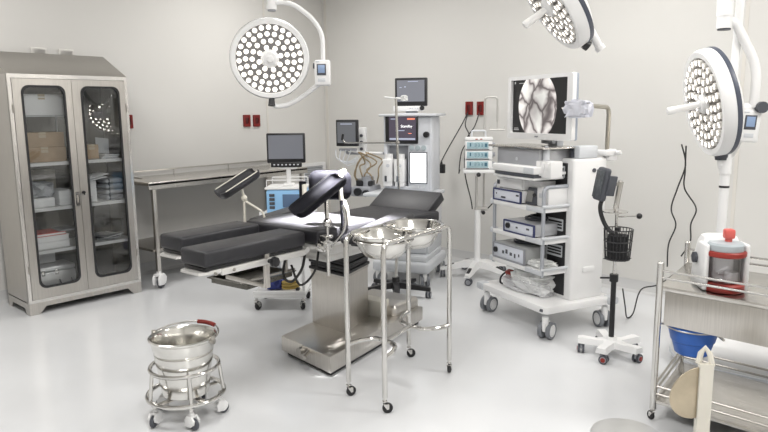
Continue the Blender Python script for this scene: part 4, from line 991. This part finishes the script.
# wire basket with its hoop and bars
bx = V((.035, -.06, 0)); g = G()
for z, r_ in ((.800, .082), (.73, .079), (.675, .074), (.622, .070)): g.ring((bx.x, bx.y, z), r_, .0035, 6, 36)
for k in range(24):
    a = 2 * PI * k / 24; g.cyl((bx.x + .082 * math.cos(a), bx.y + .082 * math.sin(a), .800), (bx.x + .070 * math.cos(a), bx.y + .070 * math.sin(a), .622), .0024, n=6)
for k in range(6): g.cyl((bx.x - .066, bx.y - .05 + .02 * k, .622), (bx.x + .066, bx.y - .05 + .02 * k, .622), .0024, n=6)
g.box((0.01, .0, .785), (.03, .03, .03), .004)
part('wire_basket', g, BLACK, bp)
cf = thing('pressure_cuff', 'rolled black pressure cuff with a tube inside the wire basket', 'cuff', (BS[0] + .035, BS[1] - .06, 0))
part('cuff_roll', G().cyl((0, 0, .627), (0, 0, .765), .058, n=24).box((.01, -.01, .73), (.08, .085, .07), .02), mat('black_cloth', (.02, .02, .022), .8, 0, .2, 30, bump=.2), cf)
part('air_tube', G().tube(smooth_path([(-.03, .0, .765), (-.075, .0, .81), (-.105, .0, .87), (-.115, .0, .93), (-.105, .02, .985)], 6), .013, 10), BLACK, cf)

# ================================================================== SURGICAL LAMPS
def lamp_head(parent, c, n, up_, dia=.62, emit=LEDM, hl=.20, board=None):
    M = axes(c, n, up_); r = dia / 2
    part('lamp_shell', G().lathe([(0, -.13), (r * .35, -.125), (r * .75, -.095), (r * .95, -.062), (r * .98, -.054)], 64, M=M, cap0=False).lathe([(r * 1.0, -.026), (r * .995, .020), (r * .96, .042), (r * .86, .040), (r * .845, .028)], 64, M=M), WHITE, parent)
    part('rim_band', G().lathe([(r * .97, -.056), (r * 1.005, -.052), (r * 1.012, -.040), (r * 1.005, -.026), (r * .97, -.024)], 64, M=M), mat('slate_band', (.075, .085, .115), .35), parent)
    part('lamp_board', G().lathe([(0, .026), (r * .86, .026), (r * .86, .020), (0, .020)], 64, M=M), board or mat('lamp_board', (.17, .165, .165), .5), parent)
    g = G(); lens = G(); cup = emit is LEDS
    for rr, cnt in ((.765, 27), (.605, 21), (.44, 15), (.28, 8)):
        for k in range(cnt):
            a = 2 * PI * (k + .5 * (cnt % 2)) / cnt + rr
            x, y = r * rr * math.cos(a), r * rr * math.sin(a)
            T = M @ MX.Translation((x, y, .026)); a_ = .062 * r
            if cup:      # glowing chip sunk in a clear-grey cup: bright only when looked into
                g.lathe([(a_, 0), (a_, .020), (a_ * .82, .021), (a_ * .66, .004), (a_ * .66, .001)], 12, M=T)
                lens.lathe([(a_ * .66, .003), (0, .0035)], 10, M=T)
            else: g.lathe([(a_, .0), (a_, .006), (a_ * .73, .012), (0, .014)], 12, M=T)
    if cup: part('led_chips', lens, LEDC, parent)
    part('led_array', g, emit, parent)
    part('handle_mount', G().lathe([(0, .06), (.045, .06), (.058, .045), (.064, .026), (.064, .02)], 32, M=M), WPLAST, parent)
    part('sterile_handle', G().lathe([(.024, .05), (.020, .07), (.021, hl * .6), (.024, hl), (.020, hl + .012), (0, hl + .014)], 24, M=M), WPLAST, parent)
    return M
def control_box(parent, M):
    b = part('control_box', G().box((0, 0, 0), (.105, .075, .17), .014, M=M, seg=3), WHITE, parent)
    part('control_screen', G().box((-.005, -.038, .02), (.062, .004, .075), .003, M=M), DGREY, b)
    part('control_display', G().box((-.005, -.0405, .024), (.045, .002, .052), .001, M=M), mat('lamp_lcd', (.22, .30, .45), .25, emit=.25), b)
    part('control_button', G().box((-.005, -.0385, -.048), (.05, .003, .022), .001, M=M).box((-.03, -.0385, .072), (.025, .003, .008), .001, M=M), LGREY, b)
    return b
FWv = V((-.6293, .7771, 0)); RTv = V((.7771, .6293, 0)); UP = V((0, 0, 1))

# left lamp, hung from the ceiling
lc = V((-3.57, 3.157, 1.875))
l1t = thing('ceiling_surgical_lamp', 'round lit surgical lamp facing us above the operating table', 'lamp', tuple(lc), group='surgical lamps')
nL = (V((0, 0, 1.52)) - lc).normalized() * 1 + V((0, 0, -.02)); nL.normalize()
lamp_head(l1t, (0, 0, 0), nL, UP, .555, LEDM, .12)
px = lambda r_, u, f=0.: RTv * r_ + UP * u + FWv * f
bxp = px(.365, -.10, .03)
BM = axes(tuple(bxp), (0, 0, 1), tuple(FWv))
control_box(l1t, BM @ MX.Scale(1.05, 4))
part('box_cap', G().cyl(tuple(px(.30, -.05, .02)), tuple(px(.33, -.05, .02)), .02, n=14), DGREY, l1t)
part('yoke_arm', G().tube([px(.345, -.17, .05), px(.20, -.27, .08), px(.10, -.325, .06), px(.02, -.33, .03), px(.0, -.30, .02)], .018, 12, .06), WHITE, l1t)
part('yoke_knob', G().cyl(tuple(px(0, -.325, .0)), tuple(px(0, -.275, .01)), .026, r2=.02, n=16), BLACK, l1t)
part('spring_arm', G().tube([px(.02, .385, .03), px(.16, .38, .03), px(.30, .28, .03), px(.37, .17, .03), px(.37, -.03, .03)], .016, 12, .10, fseg=7), WHITE, l1t)
part('drop_tube', G().cyl(tuple(px(.02, .37, .03)), tuple(px(.02, 1.123, .03)), .03, n=18).cyl(tuple(px(.02, .335, .03)), tuple(px(.02, .37, .03)), .036, n=18), WHITE, l1t)
part('pivot_cap', G().cyl(tuple(px(.02, .325, .03)), tuple(px(.02, .337, .03)), .028, n=18), MGREY, l1t)

# right lamp on its wheeled stand
RL = V((-.885, 4.423, 0))
rl = thing('mobile_surgical_lamp', 'big surgical lamp on a white wheeled pole stand turned to the left', 'lamp', tuple(RL), group='surgical lamps')
hc = RTv * -.125 + UP * 1.53
def facing(c, toward, tilt):
    """lamp normal: mostly to the left as seen from the room centre, dipped by tilt"""
    v = (V((0, 0, 1.5)) - V(c)).normalized(); p = v.cross(UP).normalized(); q = p.cross(v)
    return (v * toward + (p * math.cos(tilt) - q * math.sin(tilt)) * math.sqrt(1 - toward * toward)).normalized()
nR = facing(hc + RL, .34, R(12))
lamp_head(rl, tuple(hc + px(.0, 0)), nR, UP, .65, LEDS, .235, mat('lamp_board_dark', (.17, .155, .14), .4))
part('stand_pole', G().cyl((0, 0, .12), (0, 0, 1.22), .028, n=20).cyl((.0, .0, 1.2), (.015, .05, 2.55), .024, n=20), WHITE, rl)
part('pole_band', G().cyl((0, 0, 1.015), (0, 0, 1.027), .030, n=20), BLACK, rl)
part('head_joint', G().cyl(tuple(px(.0, 1.10, -.0)), tuple(px(.0, 1.20, -.0)), .034, n=18), WHITE, rl)
kb = px(-.03, 1.215, .0)
part('lower_knuckle', G().cyl(tuple(kb + UP * .05), tuple(kb - UP * .03), .045, r2=.035, n=20), DGREY, rl)
part('yoke_arm', G().tube([kb, kb + px(.0, -.05, .0), px(.0, 1.11, .02)], .022, 12, .03).tube([kb + px(0, -.02, 0), kb + px(.09, -.03, .08), px(.10, 1.24, .10), px(.11, 1.33, .05)], .02, 12, .06), WHITE, rl)
cb = px(.112, 1.39, .0)
control_box(rl, axes(tuple(cb), (.07, 0, 1), tuple(FWv)) @ MX.Scale(1.15, 4))
part('box_arm', G().cyl(tuple(px(.03, 1.485, .0)), tuple(px(.15, 1.50, .0)), .035, n=18), WHITE, rl)
part('pivot_cap', G().cyl(tuple(px(.162, 1.50, -.07)), tuple(px(.162, 1.50, .02)), .034, n=20), DGREY, rl)
part('upper_arm', G().tube([px(-.075, 2.005, -.03), px(-.02, 2.0, -.03), px(.13, 1.74, -.03), px(.135, 1.50, -.02)], .027, 14, .09, fseg=7), WHITE, rl)
part('drop_tube', G().cyl(tuple(px(-.083, 2.03, -.03)), tuple(px(-.09, 2.60, -.01)), .045, n=20).cyl(tuple(px(-.083, 1.96, -.03)), tuple(px(-.083, 2.035, -.03)), .042, n=20), WPLAST, rl)
part('tube_cap', G().cyl(tuple(px(-.083, 1.95, -.03)), tuple(px(-.083, 1.962, -.03)), .036, n=20), DGREY, rl)
part('top_head', G().box(tuple(px(-.045, 2.58, .02)), (.20, .20, .12), .03, rz=R(39)), WHITE, rl)
g = G()
if True:
    rings = []
    for (k_, z) in ((.012, .045), (0, .07), (.0, .12), (.018, .17), (.06, .205), (.12, .225), (.20, .235)):
        rings.append([V((x, y, z)) for x, y in rrect(-.17 + k_, -.60 + k_, 1.10 - k_, .16 - k_, .30 - k_ * .5, 8)])
    g.loft(rings)
part('wheeled_base', g, WHITE, rl, ang=60)
part('base_bumper', G().prism(rrect(-.175, -.605, 1.105, .165, .30, 8), .05, .068), LGREY, rl)
for sx, sy in ((-.06, -.05), (.98, -.05), (.98, -.48), (-.03, -.46)): caster(rl, (sx, sy, 0), .024, 'dark', 0)
part('base_socket', G().cyl((0, 0, .20), (0, 0, .32), .042, n=20), WHITE, rl)

# upper lamp, cut by the top of the picture
tc_ = V((-1.72, 3.73, 2.115))
tl = thing('ceiling_surgical_lamp', 'tilted surgical lamp hanging above the endoscopy monitor', 'lamp', tuple(tc_), group='surgical lamps')
nT = facing(tc_, .30, R(35))
MT = lamp_head(tl, (0, 0, 0), nT, UP, .60, LEDS, .20, mat('lamp_board_dark', (.17, .155, .14), .4))
vT = (UP - nT * UP.dot(nT)).normalized(); low = -vT * .30
part('yoke_knob', G().cyl(tuple(low + nT * -.02), tuple(low * 1.09 - nT * .03), .030, n=16), BLACK, tl)
bk_ = -nT * .10
part('yoke_arm', G().tube([vT * .36 + bk_, low * .9 + bk_ * .9, low * 1.22 + bk_ * .8], .024, 12), WHITE, tl)
part('yoke_end', G().cyl(tuple(low * 1.20 + bk_ * .8), tuple(low * 1.29 + bk_ * .8), .030, n=16), WHITE, tl)
part('drop_tube', G().tube([vT * .34 + bk_, vT * .45 + bk_ * 1.5 + UP * .05, V((.30, .20, .45)), V((.30, .20, .885))], .026, 12, .08), WHITE, tl)

# ================================================================== STEEL TROLLEY ON THE RIGHT
TR = R(-6); SK = -.09
tr = thing('instrument_trolley', 'two tier stainless steel instrument trolley with guard rails and drawer', 'trolley', (-.872, 3.136, 0), TR)
TW, TD = 1.05, .58
DK = [(0, 0), (TW, 0), (TW + SK, TD), (SK, TD)]
part('top_deck', G().prism(DK, .653, .675, bev=.003), STEELH, tr)
part('lower_deck', G().prism(DK, .088, .108, bev=.003), STEELH, tr)
part('drawer_front', G().box((TW / 2, .012, .570), (TW - .05, .016, .165), .003), STEEL, tr)
part('drawer_box', G().box((TW / 2 + .12, TD / 2, .60), (TW - .36, TD - .10, .10), .003), STEELD, tr)
for x in (0, TW):
    for y in (0, TD): part('post', G().cyl((x + SK * y / TD, y, .06), (x + SK * y / TD, y, .785), .0155, n=18).sph((x + SK * y / TD, y, .785), .0155, (1, 1, .5)), CHROME, tr)
for z in (.715, .748, .140, .178):
    for p, q in (((0, 0, z), (TW, 0, z)), ((SK, TD, z), (TW + SK, TD, z)), ((TW, 0, z), (TW + SK, TD, z)), ((0, 0, z), (SK, TD, z))):
        if z > .3 and p[0] == 0 and q[0] == SK: continue
        part('guard_rail', G().cyl(p, q, .006, n=10), STEELD if z < .3 else CHROME, tr)
for x in (0, TW):
    for y in (.0, TD): caster(tr, (x + SK * y / TD, y, 0), .022, 'plain', R(60))
part('bowl_holder', G().ring((.115, .14, .470), .120, .006, 8, 40).tube([(.225, .10, .47), (.285, .035, .467)], .006, 8).cyl((.01, .08, .47), (.0, .01, .49), .005, n=8), STEELD, tr)
TM_ = MX.Translation((-.872, 3.136, 0)) @ MX.Rotation(TR, 4, 'Z')
bb = thing('plastic_bowl', 'blue plastic bowl hanging under the trolley drawer', 'bowl', tuple(TM_ @ V((.115, .14, 0))), TR)
part('bowl_wall', G().lathe([(0, .335), (.070, .335), (.078, .342), (.094, .400), (.099, .404), (.112, .462), (.126, .474), (.127, .482), (.120, .484), (.108, .468), (.092, .406), (.074, .345), (0, .341)], 48), BBLUE, bb)
# suction pump
sp_ = TM_ @ V((.225, .135, .677))
su = thing('suction_pump', 'white portable suction pump with red ringed clear jar on the trolley', 'pump', tuple(sp_), R(32))
g = G(); rings = []
for z, w, d in ((.0, .112, .09), (.012, .118, .095), (.14, .112, .085), (.235, .098, .07), (.262, .085, .055), (.27, .065, .04)):
    rings.append([V((x, y + .075, z)) for x, y in rrect(-w, -d, w, d, min(.045, d * .6), 5)])
g.loft(rings)
part('pump_housing', g, WHITE, su, ang=40)
for s_ in (-1, 1): part('housing_wing', G().box((s_ * .103, -.005, .12), (.028, .12, .24), .012, seg=3), WHITE, su)
part('base_ring', G().lathe([(.0, .0), (.100, .0), (.104, .008), (.104, .034), (.096, .042), (0, .042)], 40, M=MX.Translation((0, -.03, .002))), RED, su)
jr = part('collection_jar', G().lathe([(.072, .046), (.080, .052), (.082, .185)], 40, M=MX.Translation((0, -.03, 0))), JAR, su)
part('float_valve', G().cyl((.03, -.05, .052), (.03, -.05, .10), .034, n=18).tube([(-.05, -.06, .10), (.0, -.07, .13)], .008, 8), WHITE, jr)
part('jar_ring', G().lathe([(.083, .180), (.100, .180), (.104, .186), (.104, .202), (.098, .208), (.083, .208), (.083, .180)], 40, M=MX.Translation((0, -.03, 0))), RED, su)
part('jar_lid', G().lathe([(.088, .206), (.090, .212), (.090, .238), (.082, .248), (0, .252)], 40, M=MX.Translation((0, -.03, 0))), mat('lid_grey', (.44, .49, .52), .4), su)
part('filter_cap', G().box((.012, -.03, .29), (.055, .05, .05), .012).cyl((.012, -.03, .248), (.012, -.03, .27), .018, n=14), mat('coral_red', (.68, .13, .11), .35), su)
su.scale = (.84, .84, .90)
part('side_knob', G().cyl((.118, .03, .16), (.14, .03, .16), .012, n=12).cyl((-.118, .06, .15), (-.135, .06, .15), .028, n=18), DGREY, su)
# cream bracket with half-round plate in front of the trolley
pb = thing('pedal_bracket', 'cream upright bracket holding a half round metal plate before the trolley', 'bracket', (-.585, 2.815, 0))
part('bracket_bar', G().loft([[V((0, 0, 0)) + RTv * a + FWv * f_ + UP * z for a, f_ in ((-.026, -.012), (.03, -.012), (.03, .012), (-.026, .012))] for z in (.0, .46)]).tube([px(.028, .45, 0), px(.018, .50, .005), px(.0, .525, .01), px(-.012, .50, .02), px(-.02, .455, .02)], .012, 8), CREAM, pb)
hp = [(-.022, .225), (-.022, .445)]
poly = [(-.022, .445)] + [(-.022 - .118 * math.sin(PI * k / 18) , .335 + .112 * math.cos(PI * k / 18) - .02 * math.sin(PI * k / 18)) for k in range(1, 18)] + [(-.022, .225)]
HM = MX(((RTv.x, 0, FWv.x, 0), (RTv.y, 0, FWv.y, 0), (0, 1, 0, 0), (0, 0, 0, 1)))
part('half_plate', G().prism(poly, -.002, .004, M=HM, bev=.001), mat('warm_steel', (.50, .43, .32), .35, .8, .2, 7), pb)
part('bracket_foot', G().box((0, 0, .012), (.20, .16, .024), .006), CREAM, pb)
# round bin at the bottom edge
bn = thing('waste_bin', 'round steel waste bin with pale lid at the bottom edge', 'bin', (-.775, 2.455, 0))
part('bin_body', G().lathe([(0, .0), (.118, .0), (.122, .01), (.126, .225), (.12, .225)], 48), STEEL, bn)
part('bin_lid', G().lathe([(.122, .222), (.134, .224), (.136, .232), (.132, .240), (.10, .249), (.04, .253), (0, .254)], 48), mat('lid_satin', (.56, .56, .55), .3, .5), bn)

# ================================================================== CABLES
def wb(x, z, off=.03): q = on_back(x) + nb * off; return (q.x, q.y, z)
def cable(name, label, pts, r=.006):
    return tag(part(name, G().tube(smooth_path(pts, 8), r, 8), CORD), label, 'cable', 'black power cables')
cable('power_cable', 'thin black cable from left socket sagging to the anaesthesia machine', [wb(-3.40, 1.49), wb(-3.44, 1.38, .06), wb(-3.62, 1.08, .10), wb(-3.66, .95, .14), (-3.55, 5.20, .80)], .0055)
cable('power_cable', 'black cable dropping from left socket to the pump stack', [wb(-3.40, 1.47), wb(-3.40, 1.36, .07), wb(-3.33, 1.25, .1), wb(-3.42, 1.10, .1), (-3.30, 5.20, .93), (-3.24, 5.12, .96)], .0055)
cable('power_cable', 'black cable from right socket curling down the infusion stand', [wb(-3.265, 1.48), wb(-3.29, 1.35, .07), wb(-3.36, 1.22, .1), (-3.25, 5.22, .95), (-3.10, 5.09, .70), (-3.06, 5.05, .62)], .0055)
cable('power_cable', 'black cable looping from the stand towards the endoscopy cart', [(-3.03, 5.09, .60), (-2.95, 5.12, .62), (-2.85, 5.14, .75), (-2.79, 5.10, .90), (-2.83, 5.06, 1.0)], .0055)
ad = thing('cable_adaptor', 'black adaptor brick on the cable beside the anaesthesia machine', 'adaptor', wb(-3.64, .93, .13))
part('brick', G().box((0, 0, 0), (.06, .05, .09), .008), BLACK, ad); part('strain_relief', G().cyl((0, 0, .045), (0, 0, .07), .009, r2=.006, n=10), BLACK, ad)
cable('power_cable', 'left of the two black cables hanging below the right surgical lamp', [wb(-1.22, 1.25, .5), wb(-1.22, 1.10, .4), wb(-1.30, .92, .3), wb(-1.39, .74, .15), wb(-1.38, .60, .06), wb(-1.43, .44, .05), wb(-1.43, .26, .05)], .0055)
cable('power_cable', 'right of the two black cables hanging below the right surgical lamp', [wb(-1.19, 1.24, .5), wb(-1.22, 1.06, .4), wb(-1.25, .92, .3), wb(-1.21, .76, .15), wb(-1.27, .62, .06), wb(-1.27, .48, .05), wb(-1.33, .36, .05)], .0055)
cable('floor_cable', 'black cable looping over the floor behind the gauge stand', [(-1.44, 4.33, .30), (-1.48, 4.52, .12), (-1.50, 4.63, .012), (-1.48, 4.70, .03), (-1.47, 4.82, .18), (-1.40, 5.02, .19), wb(-1.32, .26, .05), wb(-1.20, .33, .05)], .005)

# ================================================================== LIGHT
def area(name, loc, size, power, col=(1, .98, .95), rot=(0, 0, 0), sy=None):
    l = bpy.data.lights.new(name, 'AREA'); l.energy = power; l.color = col; l.shape = 'RECTANGLE'; l.size = size; l.size_y = sy or size
    o = bpy.data.objects.new(name, l); COL.objects.link(o); o.location = loc; o.rotation_euler = rot
    return o
for x, y, pw in ((-4.3, 1.6, 24), (-4.3, 4.2, 27), (-1.9, 1.2, 42), (-1.9, 4.0, 35), (.5, .6, 51), (.5, 3.6, 42)):
    area('ceiling_panel_light', (x, y, 2.97), 1.2, pw, sy=.6)
bl = area('added_seat_beam', (-2.42, 2.88, 2.95), .56, 54, (1, .98, .95), (0, 0, 0), .52)  # added beam stands in for the surgical lamps' bright patch on the seat
bl.data.spread = R(6)
bl.rotation_euler = (0, R(8.4), 0)
w = bpy.data.worlds.new('room_air'); scn.world = w; w.use_nodes = True
w.node_tree.nodes['Background'].inputs['Color'].default_value = (.9, .92, .95, 1); w.node_tree.nodes['Background'].inputs['Strength'].default_value = .3

# ================================================================== CAMERA
cd = bpy.data.cameras.new('camera'); cam = bpy.data.objects.new('camera', cd); COL.objects.link(cam)
cd.sensor_width = 36.; cd.sensor_fit = 'HORIZONTAL'; cd.lens = 653. / 768. * 36.; cd.clip_start = .05
F = 653.; vd = V((46., 4084., F)).normalized(); fw = (V((0, 0, 1)) - vd * vd.z).normalized(); rt = vd.cross(fw)
yaw = R(39); FWw = V((-math.sin(yaw), math.cos(yaw), 0)); RTw = V((math.cos(yaw), math.sin(yaw), 0)); DNw = V((0, 0, -1))
c2w = lambda c: FWw * fw.dot(c) + RTw * rt.dot(c) + DNw * vd.dot(c)
X, Y, Z = c2w(V((1, 0, 0))), c2w(V((0, -1, 0))), c2w(V((0, 0, -1)))
cam.matrix_world = MX(((X.x, Y.x, Z.x, 0), (X.y, Y.y, Z.y, 0), (X.z, Y.z, Z.z, 1.5), (0, 0, 0, 1)))
scn.camera = cam
scn.view_settings.view_transform = 'Standard'
scn.view_settings.exposure = 0.
scn.cycles.use_denoising = True
scn.cycles.max_bounces = 8
scn.cycles.caustics_reflective = False; scn.cycles.caustics_refractive = False
scn.cycles.transparent_max_bounces = 12
